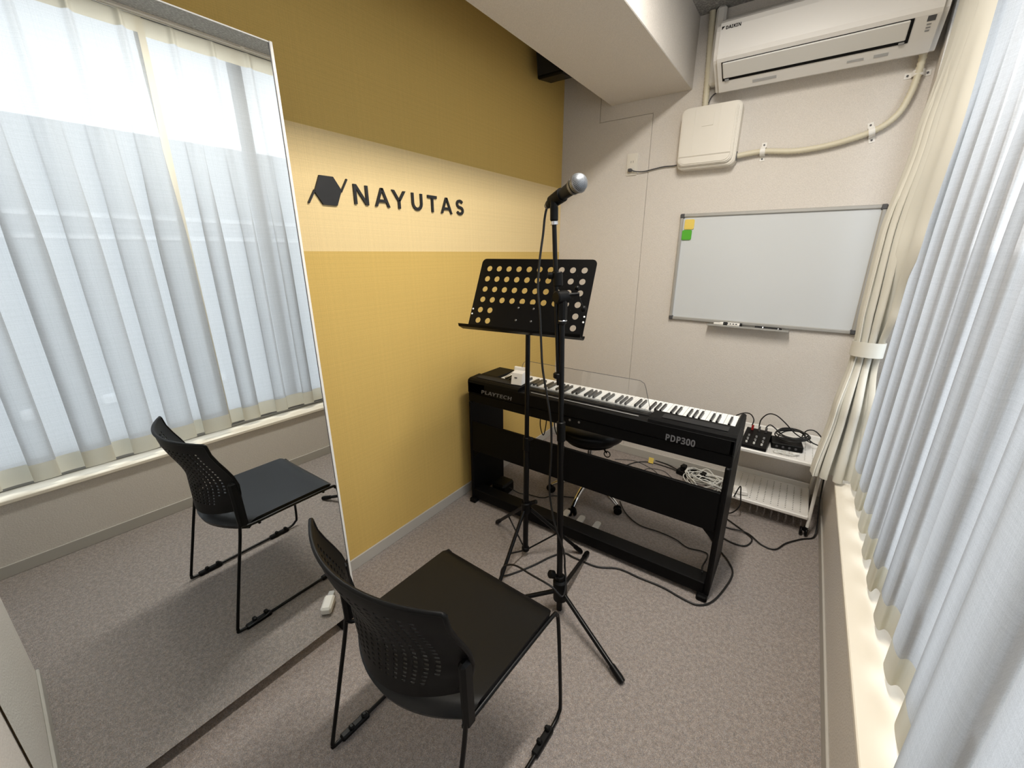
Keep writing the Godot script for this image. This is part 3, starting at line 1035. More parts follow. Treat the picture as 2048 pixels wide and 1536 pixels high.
func build_sign() -> void:
	# raised letters: local x runs along the wall away from the mirror, local z out of the wall
	var o := thing("wall_sign", "raised black hexagon emblem and lettering on the pale wall band", "sign", Vector3(0, 1.669, 1.745))
	var xf := Transform3D(Basis(Vector3(0, 0, -1), Vector3(0, 1, 0), Vector3(1, 0, 0)), Vector3.ZERO)
	var d := 0.008
	var H := 0.075
	var w := 0.0125
	var Z := func(z: float) -> float: return 1.745 - z
	var m := MB.new()
	var y0 := -0.014
	m.ext([Vector2(Z.call(1.885), 0.088), Vector2(Z.call(1.828), 0.089), Vector2(Z.call(1.797), 0.044), Vector2(Z.call(1.823), y0), Vector2(Z.call(1.882), y0), Vector2(Z.call(1.912), 0.029)], d, xf)
	bar(m, Vector2(Z.call(1.910), 0.034), Vector2(Z.call(1.940), -0.013), 0.006, d, xf)
	bar(m, Vector2(Z.call(1.799), 0.038), Vector2(Z.call(1.768), 0.088), 0.006, d, xf)
	part("emblem", m, M.sign, o)
	var add := func(k: String, z0: float, z1: float) -> void:
		var a: float = Z.call(z0)
		var b: float = Z.call(z1)
		var c := (a + b) / 2
		var q := MB.new()
		if k == "N":
			bar(q, Vector2(a + w / 2, 0), Vector2(a + w / 2, H), w, d, xf)
			bar(q, Vector2(b - w / 2, 0), Vector2(b - w / 2, H), w, d, xf)
			q.ext([Vector2(a, H), Vector2(a + w * 1.15, H), Vector2(b, 0), Vector2(b - w * 1.15, 0)], d * 0.99, xf)
		elif k == "A":
			q.ext([Vector2(a, 0), Vector2(a + w, 0), Vector2(c + w * 0.1, H * 0.86), Vector2(c + w / 2, H), Vector2(c - w / 2, H)], d, xf)
			q.ext([Vector2(b, 0), Vector2(b - w, 0), Vector2(c - w * 0.1, H * 0.86), Vector2(c - w / 2, H), Vector2(c + w / 2, H)], d, xf)
			q.ext([Vector2(lerpf(a, c, 0.4), H * 0.24), Vector2(lerpf(b, c, 0.4), H * 0.24), Vector2(lerpf(b, c, 0.5), H * 0.39), Vector2(lerpf(a, c, 0.5), H * 0.39)], d * 0.99, xf)
		elif k == "Y":
			q.ext([Vector2(a, H), Vector2(a + w * 1.1, H), Vector2(c + w / 2, H * 0.42), Vector2(c - w / 2, H * 0.40)], d, xf)
			q.ext([Vector2(b, H), Vector2(b - w * 1.1, H), Vector2(c - w / 2, H * 0.42), Vector2(c + w / 2, H * 0.40)], d, xf)
			bar(q, Vector2(c, 0), Vector2(c, H * 0.44), w, d * 0.99, xf)
		elif k == "U":
			var p := []
			var r := (b - a) / 2
			p.append(Vector2(a, H))
			for i in 13: p.append(Vector2(c - r * cos(PI * i / 12), r - r * sin(PI * i / 12)))
			p.append(Vector2(b, H))
			p.append(Vector2(b - w, H))
			for i in 13: p.append(Vector2(c + (r - w) * cos(PI * i / 12), r - (r - w) * sin(PI * i / 12)))
			p.append(Vector2(a + w, H))
			q.ext(p, d, xf)
		elif k == "T":
			bar(q, Vector2(a, H - w / 2), Vector2(b, H - w / 2), w, d, xf)
			bar(q, Vector2(c, 0), Vector2(c, H - w * 0.5), w, d * 0.99, xf)
		elif k == "S":
			var line := []
			var rx := (b - a) / 2 - w / 2
			var r2 := H / 4 - w / 4
			for i in 15:
				var t := deg_to_rad(25.0 + 245.0 * i / 14)
				line.append(Vector2(c + rx * 0.92 * cos(t), H - w / 2 - r2 + r2 * sin(t)))
			for i in 15:
				var t := deg_to_rad(90.0 - 245.0 * i / 14)
				line.append(Vector2(c + rx * cos(t), w / 2 + r2 + r2 * sin(t)))
			var L := []
			var R := []
			for i in line.size():
				var e: Vector2 = (line[mini(i + 1, line.size() - 1)] - line[maxi(i - 1, 0)]).normalized()
				var s := Vector2(-e.y, e.x) * w / 2
				L.append(line[i] + s); R.append(line[i] - s)
			for i in line.size() - 1:
				q.ext([L[i], L[i + 1], R[i + 1], R[i]], d, xf)
		part("letter_" + k.to_lower(), q, M.sign, o)
	for e in [["N", 1.742, 1.673], ["A", 1.641, 1.562], ["Y", 1.548, 1.470], ["U", 1.434, 1.368], ["T", 1.333, 1.272], ["A", 1.244, 1.163], ["S", 1.131, 1.074]]:
		add.call(e[0], e[1], e[2])

func build_piano() -> void:
	var o := thing("digital_piano", "black digital piano on a panelled stand, its back to the room", "piano", Vector3(0.77, 0, 1.02))
	# local: x -0.687..0.687, back face z = 0.158, player's side z = -0.16
	var zb := 0.158
	var zf := -0.16
	var m := MB.new()
	m.bb(Vector3(-0.687, 0.66, zf), Vector3(0.687, 0.715, zb - 0.004), 0.004)
	m.bb(Vector3(-0.687, 0.715, zb - 0.02), Vector3(0.687, 0.782, zb), 0.004)
	m.bb(Vector3(-0.687, 0.715, zf), Vector3(-0.561, 0.782, zb), 0.006)
	m.bb(Vector3(0.665, 0.715, zf), Vector3(0.687, 0.782, zb), 0.006)
	m.bb(Vector3(-0.66, 0.715, zf), Vector3(0.66, 0.735, zf + 0.03), 0.004)
	part("case", m, M.piano, o)
	# top cover behind the keys with its two raised loudspeaker ends
	m = MB.new()
	m.bb(Vector3(-0.655, 0.74, 0.03), Vector3(0.655, 0.778, zb - 0.02), 0.003)
	var prof := [Vector2(zb, 0.775), Vector2(zb - 0.004, 0.792), Vector2(zb - 0.02, 0.799), Vector2(0.055, 0.803), Vector2(0.035, 0.792), Vector2(0.03, 0.775)]
	var X := func(x: float) -> Transform3D: return Transform3D(Basis(Vector3(0, 0, 1), Vector3(0, 1, 0), Vector3(-1, 0, 0)), Vector3(x, 0, 0))
	m.ext(prof, 0.345, X.call(-0.340))
	m.ext(prof, 0.345, X.call(0.687))
	m.bb(Vector3(-0.687, 0.78, zf + 0.01), Vector3(-0.561, 0.797, 0.04), 0.006)
	m.bb(Vector3(0.665, 0.78, zf + 0.01), Vector3(0.687, 0.796, 0.04), 0.006)
	part("top_cover", m, M.piano, o)
	for x in [-0.52, 0.52]:
		m = MB.new()
		m.box(Vector3(x, 0.8015, 0.098), Vector3(0.26, 0.003, 0.05), 0.001)
		part("speaker_grille", m, M.grille, o)
	m = MB.new()
	m.bb(Vector3(-0.335, 0.776, 0.035), Vector3(0.335, 0.781, 0.085), 0.001)
	part("control_panel", m, M.black, o)
	m = MB.new()
	m.bb(Vector3(-0.28, 0.781, 0.118), Vector3(0.29, 0.784, 0.124), 0.001)
	part("rest_groove", m, M.grey, o)
	# keys
	var ww := 1.222 / 52.0
	var wm := MB.new()
	wm.box(Vector3.ZERO, Vector3(ww - 0.0012, 0.022, 0.15), 0.0012)
	var wmesh := wm.mesh()
	var bm := MB.new()
	bm.ext([Vector2(-0.0055, 0), Vector2(0.0055, 0), Vector2(0.0042, 0.012), Vector2(-0.0042, 0.012)], 0.095)
	var bmesh := bm.mesh()
	# seen from the player's side the low keys lie to the player's left, which is +x here
	for i in 52:
		var x := 0.663 - ww * (i + 0.5)
		shared("white_key", wmesh, M.keyw, o, Transform3D(Basis(), Vector3(x, 0.776, -0.047)))
		var letter := i % 7   # 0 A, 1 B, 2 C, 3 D, 4 E, 5 F, 6 G
		if i < 51 and letter in [0, 2, 3, 5, 6]:
			shared("black_key", bmesh, M.keyb, o, Transform3D(Basis(), Vector3(x - ww / 2, 0.787, -0.067)))
	# clear music rest
	m = MB.new()
	m.ext([Vector2(-0.405, 0.0), Vector2(0.325, 0.0), Vector2(0.285, 0.115), Vector2(0.262, 0.142), Vector2(-0.360, 0.142), Vector2(-0.386, 0.115)], 0.003, Transform3D(Basis(Vector3.RIGHT, -0.10), Vector3(0.0, 0.782, 0.055)))
	var rest := part("music_rest", m, M.acrylic, o, "clear acrylic music rest")
	m = MB.new()
	var edge := []
	for p in [Vector2(0.325, 0.0), Vector2(0.288, 0.112), Vector2(0.278, 0.132), Vector2(0.258, 0.142), Vector2(0.0, 0.142), Vector2(-0.356, 0.142), Vector2(-0.378, 0.132), Vector2(-0.386, 0.112), Vector2(-0.402, 0.0)]:
		edge.append(Vector3(0, 0.782, 0.0565) + Basis(Vector3.RIGHT, -0.10) * Vector3(p.x, p.y, 0))
	m.tube(edge, 0.0013, 6)
	part("rest_edge", m, M.dkgrey, rest)
	# stand
	for s in [-1, 1]:
		m = MB.new()
		m.bb(Vector3(s * 0.687, 0.018, zf), Vector3(s * 0.665, 0.66, zb), 0.006)
		part("side_panel", m, M.piano, o)
		m = MB.new()
		m.bb(Vector3(s * 0.685, 0.0, zb - 0.03), Vector3(s * 0.640, 0.028, zb + 0.022), 0.006)
		m.bb(Vector3(s * 0.685, 0.0, zf), Vector3(s * 0.665, 0.02, zf + 0.05), 0.004)
		part("foot", m, M.piano, o)
	m = MB.new()
	m.bb(Vector3(-0.665, 0.352, zb - 0.018), Vector3(0.665, 0.540, zb - 0.002), 0.002)
	part("cross_panel", m, M.piano, o)
	m = MB.new()
	m.bb(Vector3(-0.665, 0.022, zb - 0.085), Vector3(0.665, 0.085, zb - 0.002), 0.004)
	part("pedal_bar", m, M.piano, o)
	for x in [-0.10, -0.005, 0.09]:
		m = MB.new()
		m.ext(rounded(0.034, 0.10, 0.014), 0.010, Transform3D(Basis(Vector3(1, 0, 0), Vector3(0, 0.10, -0.995), Vector3(0, 0.995, 0.10)), Vector3(x, 0.045, 0.03)))
		part("pedal", m, M.pedal, o)
	# corner brackets under the cross panel
	for s in [-1, 1]:
		m = MB.new()
		m.ext([Vector2(0, 0), Vector2(-s * 0.05, 0), Vector2(0, -0.05)], 0.004, Transform3D(Basis(), Vector3(s * 0.665, 0.352, zb - 0.014)))
		part("corner_bracket", m, M.piano, o)
	text("PDP300", 0.118, 0.030, 0.002, M.modelgrey, o, Transform3D(Basis(), Vector3(0.484, 0.731, zb + 0.0005)), "model_lettering")
	var sh := Basis(Vector3(1, 0, 0), Vector3(0.18, 1, 0), Vector3(0, 0, 1))
	text("PLAYTECH", 0.205, 0.021, 0.002, M.modelgrey, o, Transform3D(sh, Vector3(-0.482, 0.737, zb + 0.0005)), "maker_lettering")
	# sockets on the back
	for x in [-0.08, -0.03, 0.02]:
		m = MB.new()
		m.cyl(Vector3(x, 0.70, zb), Vector3(x, 0.70, zb + 0.003), 0.006, 10)
		part("jack_socket", m, M.steel, o)
	# white alarm clock standing on the end of the piano
	var c := thing("desk_clock", "small white plastic desk clock on the end of the piano", "clock", Vector3(0.385, 0.8035, 1.105), 0.12)
	m = MB.new()
	m.ext([Vector2(-0.022, 0), Vector2(0.040, 0), Vector2(0.026, 0.060), Vector2(-0.012, 0.066)], 0.062, Transform3D(Basis(Vector3(0, 0, 1), Vector3(0, 1, 0), Vector3(-1, 0, 0)), Vector3(0.031, 0, -0.012)))
	part("case", m, M.white, c)
	m = MB.new()
	m.box(Vector3(0, 0.041, -0.034), Vector3(0.094, 0.084, 0.012), 0.005, Basis(Vector3.RIGHT, -0.22))
	part("face_frame", m, M.white, c)
	m = MB.new()
	m.box(Vector3(-0.006, 0.036, 0.0205), Vector3(0.016, 0.007, 0.004), 0.001, Basis(Vector3.RIGHT, -0.22))
	part("switch", m, M.dkgrey, c)
	m = MB.new()
	m.box(Vector3(-0.06, 0.040, -0.004), Vector3(0.006, 0.072, 0.010), 0.002, Basis(Vector3.BACK, -0.95))
	part("stand_flap", m, M.white, c)
	# adapter on the floor behind the left stand panel
	var ad := thing("power_adapter", "black power adapter lying behind the piano stand by the yellow wall", "adapter", Vector3(0.19, 0, 0.99))
	m = MB.new()
	m.box(Vector3(0, 0.04, 0), Vector3(0.10, 0.08, 0.12), 0.012)
	part("body", m, M.black, ad)
	m = MB.new()
	m.tube(smooth([Vector3(0.05, 0.05, 0), Vector3(0.11, 0.02, -0.02), Vector3(0.17, 0.006, -0.06), Vector3(0.25, 0.005, -0.08), Vector3(0.30, 0.005, -0.14), Vector3(0.42, 0.005, -0.20)]), 0.003, 6)
	part("lead", m, M.cable, ad)

func build_stool() -> void:
	var o := thing("swivel_stool", "round black swivel stool with chrome five-star base behind the piano", "stool", Vector3(0.662, 0, 0.728))
	var m := MB.new()
	m.lathe([Vector2(0, 0.425), Vector2(0.16, 0.425), Vector2(0.19, 0.435), Vector2(0.198, 0.452), Vector2(0.198, 0.475), Vector2(0.185, 0.495), Vector2(0.14, 0.507), Vector2(0, 0.512)], Transform3D(), 40, true)
	part("seat", m, M.vinyl, o)
	m = MB.new()
	m.lathe([Vector2(0, 0.395), Vector2(0.15, 0.40), Vector2(0.165, 0.425)], Transform3D(), 32)
	part("seat_pan", m, M.black, o)
	m = MB.new()
	m.cyl(Vector3(0, 0.08, 0), Vector3(0, 0.25, 0), 0.027, 18, 0.003)
	m.cyl(Vector3(0, 0.25, 0), Vector3(0, 0.40, 0), 0.015, 14)
	part("gas_lift", m, M.chrome, o)
	m = MB.new()
	m.tube(smooth([Vector3(0.02, 0.395, 0.0), Vector3(0.10, 0.39, 0.05), Vector3(0.14, 0.388, 0.09)]), 0.005, 8)
	var ring := []
	for k in 12: ring.append(Vector3(0.15 + 0.018 * cos(TAU * k / 12), 0.388 + 0.018 * sin(TAU * k / 12), 0.105))
	m.tube(ring, 0.003, 6, true)
	part("height_lever", m, M.black, o)
	var arm := MB.new()
	var pts := smooth([Vector3(0.02, 0.105, 0), Vector3(0.09, 0.105, 0), Vector3(0.17, 0.085, 0), Vector3(0.225, 0.055, 0)])
	var rr := []
	for i in pts.size(): rr.append(lerpf(0.020, 0.012, float(i) / (pts.size() - 1)))
	arm.tube(pts, rr, 10)
	var am := arm.mesh()
	var cm := MB.new()
	for z in [-0.014, 0.014]: cm.cyl(Vector3(0, 0.024, z - 0.008), Vector3(0, 0.024, z + 0.008), 0.024, 16, 0.004)
	cm.bb(Vector3(-0.014, 0.022, -0.006), Vector3(0.014, 0.055, 0.006), 0.003)
	var cmesh := cm.mesh()
	for k in 5:
		var an := deg_to_rad(90.0 + 72.0 * k + 3.0)
		var b := Basis(Vector3.UP, an)
		shared("base_arm", am, M.chrome, o, Transform3D(b.rotated(Vector3.UP, PI), Vector3.ZERO))
		shared("caster", cmesh, M.black, o, Transform3D(Basis(Vector3.UP, an + 0.7), b.rotated(Vector3.UP, PI) * Vector3(0.232, 0, 0)))

func build_cart() -> void:
	var o := thing("trolley", "white two-tier metal trolley with punched shelves beside the piano", "trolley", Vector3(1.60, 0, 0.215))
	# shelves: x -0.21..0.20, z -0.185..0.185
	for y in [0.425, 0.115]:
		var f := func(a: float, b: float) -> Vector3: return Vector3(a, y, -b)
		var hole := func(i: int, j: int) -> Vector2:
			return Vector2(0.34, 0.34) if i > 0 and i < 21 and j > 0 and j < 15 and (i % 2 == 0) else Vector2.ZERO
		var m := MB.new()
		m.perf(f, span(-0.198, 0.188, 22), span(-0.172, 0.172, 16), 0.002, hole)
		var s := part("shelf", m, M.cart, o)
		m = MB.new()
		m.bb(Vector3(-0.21, y - 0.016, 0.172), Vector3(0.20, y + 0.006, 0.185), 0.005)
		m.bb(Vector3(-0.21, y - 0.016, -0.185), Vector3(0.20, y + 0.030, -0.172), 0.005)
		m.bb(Vector3(-0.21, y - 0.016, -0.172), Vector3(-0.198, y + 0.006, 0.172), 0.004)
		m.bb(Vector3(0.188, y - 0.016, -0.172), Vector3(0.20, y + 0.006, 0.172), 0.004)
		part("shelf_rim", m, M.cart, s)
	for sx in [-1, 1]:
		var x0: float = -0.215 if sx < 0 else 0.205
		for sz in [-1, 1]:
			var m := MB.new()
			m.tube(smooth([Vector3(x0, 0.045, sz * 0.175), Vector3(x0, 0.12, sz * 0.168), Vector3(x0, 0.28, sz * 0.150), Vector3(x0, 0.44, sz * 0.168), Vector3(x0, 0.47, sz * 0.172)]), 0.0085, 10)
			part("leg", m, M.cart, o)
			m = MB.new()
			for d in [-0.012, 0.012]: m.cyl(Vector3(x0 - 0.012 + d - 0.006, 0.024, sz * 0.175), Vector3(x0 - 0.012 + d + 0.006, 0.024, sz * 0.175), 0.024, 16, 0.004)
			m.cyl(Vector3(x0 - 0.006, 0.03, sz * 0.175), Vector3(x0 - 0.004, 0.055, sz * 0.175), 0.012, 10)
			part("caster", m, M.black, o)
	# mixer
	var mx := thing("audio_mixer", "small black audio mixer with pale knobs on the trolley", "mixer", Vector3(1.488, 0.427, 0.270), -0.05)
	var m2 := MB.new()
	m2.ext([Vector2(0.105, 0), Vector2(0.105, 0.016), Vector2(0.02, 0.028), Vector2(-0.09, 0.046), Vector2(-0.105, 0.046), Vector2(-0.105, 0)], 0.13, Transform3D(Basis(Vector3(0, 0, 1), Vector3(0, 1, 0), Vector3(-1, 0, 0)), Vector3(0.065, 0, 0)))
	part("case", m2, M.black, mx)
	for r in 3:
		for c in 3:
			m2 = MB.new()
			var zz := 0.075 - 0.035 * r
			var yy := 0.021 + 0.0062 * r + (0.001 if r > 0 else 0.0)
			m2.cyl(Vector3(-0.038 + 0.038 * c, yy - 0.002, zz), Vector3(-0.038 + 0.038 * c, yy + 0.010, zz - 0.001), 0.0055, 10, 0.001)
			part("knob", m2, M.whitecable if r == 0 else M.grey, mx)
	for c in 3:
		m2 = MB.new()
		m2.bb(Vector3(-0.038 + 0.038 * c, 0.0262, 0.020), Vector3(-0.034 + 0.038 * c, 0.0285, 0.048))
		part("scale_mark", m2, M.white, mx)
	for c in 3:
		m2 = MB.new()
		m2.cyl(Vector3(-0.035 + 0.035 * c, 0.044, -0.075), Vector3(-0.035 + 0.035 * c, 0.075, -0.077), 0.0065, 10, 0.001)
		part("jack_plug", m2, M.red if c == 0 else M.steel, mx)
	# flat black recorder box
	var rb := thing("interface_box", "flat black electronic box lying under the coiled cable on trolley", "audio box", Vector3(1.635, 0.427, 0.235), 0.12)
	m2 = MB.new()
	m2.box(Vector3(0, 0.0175, 0), Vector3(0.15, 0.035, 0.11), 0.004)
	part("case", m2, M.black, rb)
	for k in 4:
		m2 = MB.new()
		m2.cyl(Vector3(-0.05 + 0.03 * k, 0.018, 0.054), Vector3(-0.05 + 0.03 * k, 0.018, 0.060), 0.006, 10)
		part("socket", m2, M.dkgrey, rb)
	# coiled cable
	var cc := thing("coiled_cable", "black cable coiled in loose loops on the trolley", "cable", Vector3(1.655, 0.464, 0.20))
	var p := []
	for i in 150:
		var a := TAU * i / 30.0
		var r1 := 0.072 + 0.012 * sin(i * 0.37)
		p.append(Vector3(r1 * cos(a), 0.008 + 0.022 * (0.5 + 0.5 * sin(i * 0.11)) + 0.018 * (0.5 + 0.5 * cos(a + 0.7)), r1 * 0.75 * sin(a) + 0.01 * sin(i * 0.21)))
	p.append_array([Vector3(0.10, 0.004, 0.0), Vector3(0.13, -0.015, -0.03), Vector3(0.16, -0.028, -0.05)])
	m2 = MB.new()
	m2.tube(p, 0.0035, 7)
	part("loops", m2, M.cable, cc)
	var wb := thing("earphone_lead", "short tangled white lead at the front of trolley shelf", "cable", Vector3(1.63, 0.430, 0.345))
	p = []
	for i in 40:
		p.append(Vector3(-0.045 + 0.0022 * i + 0.016 * sin(i * 0.9), 0.003 + 0.005 * (0.5 + 0.5 * sin(i * 0.5)), 0.016 * cos(i * 0.9) + 0.004 * sin(i * 0.3)))
	m2 = MB.new()
	m2.tube(smooth(p, 3), 0.0022, 6)
	part("lead", m2, M.whitecable, wb)
	m2 = MB.new()
	m2.box(Vector3(0.055, 0.008, -0.01), Vector3(0.035, 0.012, 0.012), 0.003, Basis(Vector3.UP, 0.5))
	part("plug", m2, M.white, wb)
	var sb := thing("small_box", "small white plastic box on the lower trolley shelf by the piano", "box", Vector3(1.462, 0.118, 0.335), 0.2)
	m2 = MB.new()
	m2.box(Vector3(0, 0.014, 0), Vector3(0.075, 0.028, 0.06), 0.006)
	part("case", m2, M.white, sb)
	m2 = MB.new()
	m2.box(Vector3(0, 0.0295, 0), Vector3(0.055, 0.003, 0.042), 0.001)
	part("lid", m2, M.white, sb)
	# arcs from the mixer plugs
	var arcs := [
		["black plug lead arching from mixer toward the piano end", [Vector3(1.452, 0.50, 0.193), Vector3(1.455, 0.535, 0.19), Vector3(1.43, 0.555, 0.16), Vector3(1.39, 0.545, 0.14), Vector3(1.34, 0.50, 0.13), Vector3(1.33, 0.44, 0.13)]],
		["black plug lead looping high over the coiled cable", [Vector3(1.488, 0.50, 0.193), Vector3(1.492, 0.545, 0.19), Vector3(1.52, 0.585, 0.19), Vector3(1.56, 0.590, 0.20), Vector3(1.61, 0.555, 0.20), Vector3(1.66, 0.505, 0.19), Vector3(1.70, 0.475, 0.17), Vector3(1.75, 0.445, 0.14)]],
		["black lead rising behind the drape from trolley", [Vector3(1.70, 0.452, 0.13), Vector3(1.715, 0.50, 0.12), Vector3(1.745, 0.515, 0.12), Vector3(1.775, 0.50, 0.12), Vector3(1.80, 0.46, 0.12), Vector3(1.815, 0.35, 0.14), Vector3(1.82, 0.20, 0.25)]],
		["thin black lead running flat from mixer to the coil", [Vector3(1.523, 0.50, 0.19), Vector3(1.54, 0.515, 0.17), Vector3(1.57, 0.495, 0.16), Vector3(1.60, 0.475, 0.18)]],
	]
	for e in arcs:
		var q := thing("audio_lead", e[0], "cable")
		m2 = MB.new()
		m2.tube(smooth(e[1], 8), 0.0034, 7)
		part("lead", m2, M.cable, q)

func build_chair() -> void:
	var o := thing("stacking_chair", "black stacking chair with slotted plastic back and wire sled frame", "chair", Vector3(0.884, 0, 2.20), -0.035)
	var seat := func(s: float, t: float) -> Vector3:
		var c := 1.0 - s * s
		var z := -0.224 + t * (0.378 + 0.088 * c)
		var y := 0.452 - 0.010 * c * sin(PI * t)
		var fr := clampf(1.0 - t / 0.10, 0, 1)
		y -= 0.020 * fr * fr
		var bk := clampf((t - 0.88) / 0.12, 0, 1)
		y += -0.022 * bk * bk
		var cr := clampf(1.0 - t / 0.075, 0, 1)
		return Vector3(s * (0.226 - 0.028 * (1.0 - sqrt(maxf(0.0, 1.0 - cr * cr)))), y, z)
	# sides run +x to -x so that the upper face looks up
	var m := MB.new()
	var ss := [-1.0, -0.985, -0.95] + span(-0.9, 0.9, 16) + [0.95, 0.985, 1.0]
	var rs := ss.duplicate(); rs.reverse()
	m.slab(seat, rs, [0.0, 0.004, 0.012, 0.025, 0.045] + span(0.08, 0.86, 10) + [0.9, 0.94, 0.97, 1.0], 0.020)
	part("seat", m, M.vinyl, o)
	var back := func(u: float, v: float) -> Vector3:
		var y := 0.468 + 0.357 * v + 0.030 * (1.0 - v) * u * u
		var hw := 0.2 + 0.046 * smoothstep(0.0, 0.36, v)
		var zs := 0.158 + 0.072 * smoothstep(0.35, 1.0, v)
		var bow := lerpf(0.088, 0.074, v)
		return Vector3(u * hw, y, zs + bow * (1.0 - u * u))
	m = MB.new()
	var us := [-1.0, -0.94, -0.86] + span(-0.80, 0.80, 30) + [0.86, 0.94, 1.0]
	var vs := [0.0, 0.03, 0.07] + span(0.12, 0.88, 18) + [0.92, 0.97, 1.0]
	var hole := func(i: int, j: int) -> Vector2:
		if i < 3 or i > us.size() - 5 or j < 3 or j > vs.size() - 5 or i % 2 == 0: return Vector2.ZERO
		var uu := absf((us[i] + us[i + 1]) / 2)
		var vv: float = vs[j]
		if uu > 0.62 and vv < 0.2 + (uu - 0.6) * 0.3: return Vector2.ZERO
		return Vector2(0.95, 0.50)
	m.perf(back, us, vs, 0.004, hole)
	part("backrest", m, M.shell, o)
	# thicker rolled rim along the top and the sides of the back
	m = MB.new()
	var rimp := []
	for k in 9: rimp.append(back.call(-1.0, 0.05 + 0.93 * k / 8) )
	for k in 19: rimp.append(back.call(-0.98 + 1.96 * k / 18, 0.995))
	for k in 9: rimp.append(back.call(1.0, 0.98 - 0.93 * k / 8))
	m.tube(rimp, 0.006, 8)
	part("back_rim", m, M.shell, o)
	for s in [-1, 1]:
		m = MB.new()
		m.box(Vector3(s * 0.2375, 0.545, 0.172), Vector3(0.022, 0.20, 0.036), 0.008, Basis(Vector3.RIGHT, 0.02))
		part("back_sleeve", m, M.shell, o)
		m = MB.new()
		var path := smooth([Vector3(s * 0.238, 0.60, 0.172), Vector3(s * 0.240, 0.45, 0.184), Vector3(s * 0.246, 0.25, 0.228), Vector3(s * 0.254, 0.055, 0.272), Vector3(s * 0.255, 0.022, 0.277), Vector3(s * 0.256, 0.010, 0.262), Vector3(s * 0.257, 0.010, 0.10), Vector3(s * 0.258, 0.010, -0.12), Vector3(s * 0.259, 0.012, -0.19), Vector3(s * 0.259, 0.028, -0.222), Vector3(s * 0.257, 0.06, -0.234), Vector3(s * 0.245, 0.25, -0.236), Vector3(s * 0.234, 0.395, -0.236), Vector3(s * 0.231, 0.422, -0.226), Vector3(s * 0.230, 0.432, -0.200), Vector3(s * 0.229, 0.434, 0.0), Vector3(s * 0.229, 0.434, 0.15), Vector3(s * 0.234, 0.45, 0.183)], 5)
		m.tube(path, 0.0062, 10)
		part("frame_side", m, M.metalblack, o)
		for z in [0.20, -0.13]:
			m = MB.new()
			m.box(Vector3(s * 0.2565, 0.010, z), Vector3(0.024, 0.020, 0.10), 0.005)
			for q in [-0.032, 0.014]: m.box(Vector3(s * 0.2565 - s * 0.004, 0.024, z + q), Vector3(0.018, 0.016, 0.016), 0.004)
			part("glide", m, M.black, o)
	for z in [-0.17, 0.11]:
		m = MB.new()
		m.tube([Vector3(-0.229, 0.424, z), Vector3(0, 0.414, z), Vector3(0.229, 0.424, z)], 0.0062, 8)
		part("cross_bar", m, M.metalblack, o)

func tripod_leg(m: MB, a: Vector3, b: Vector3, r: float) -> void:
	m.tube([a, b], r, 10)

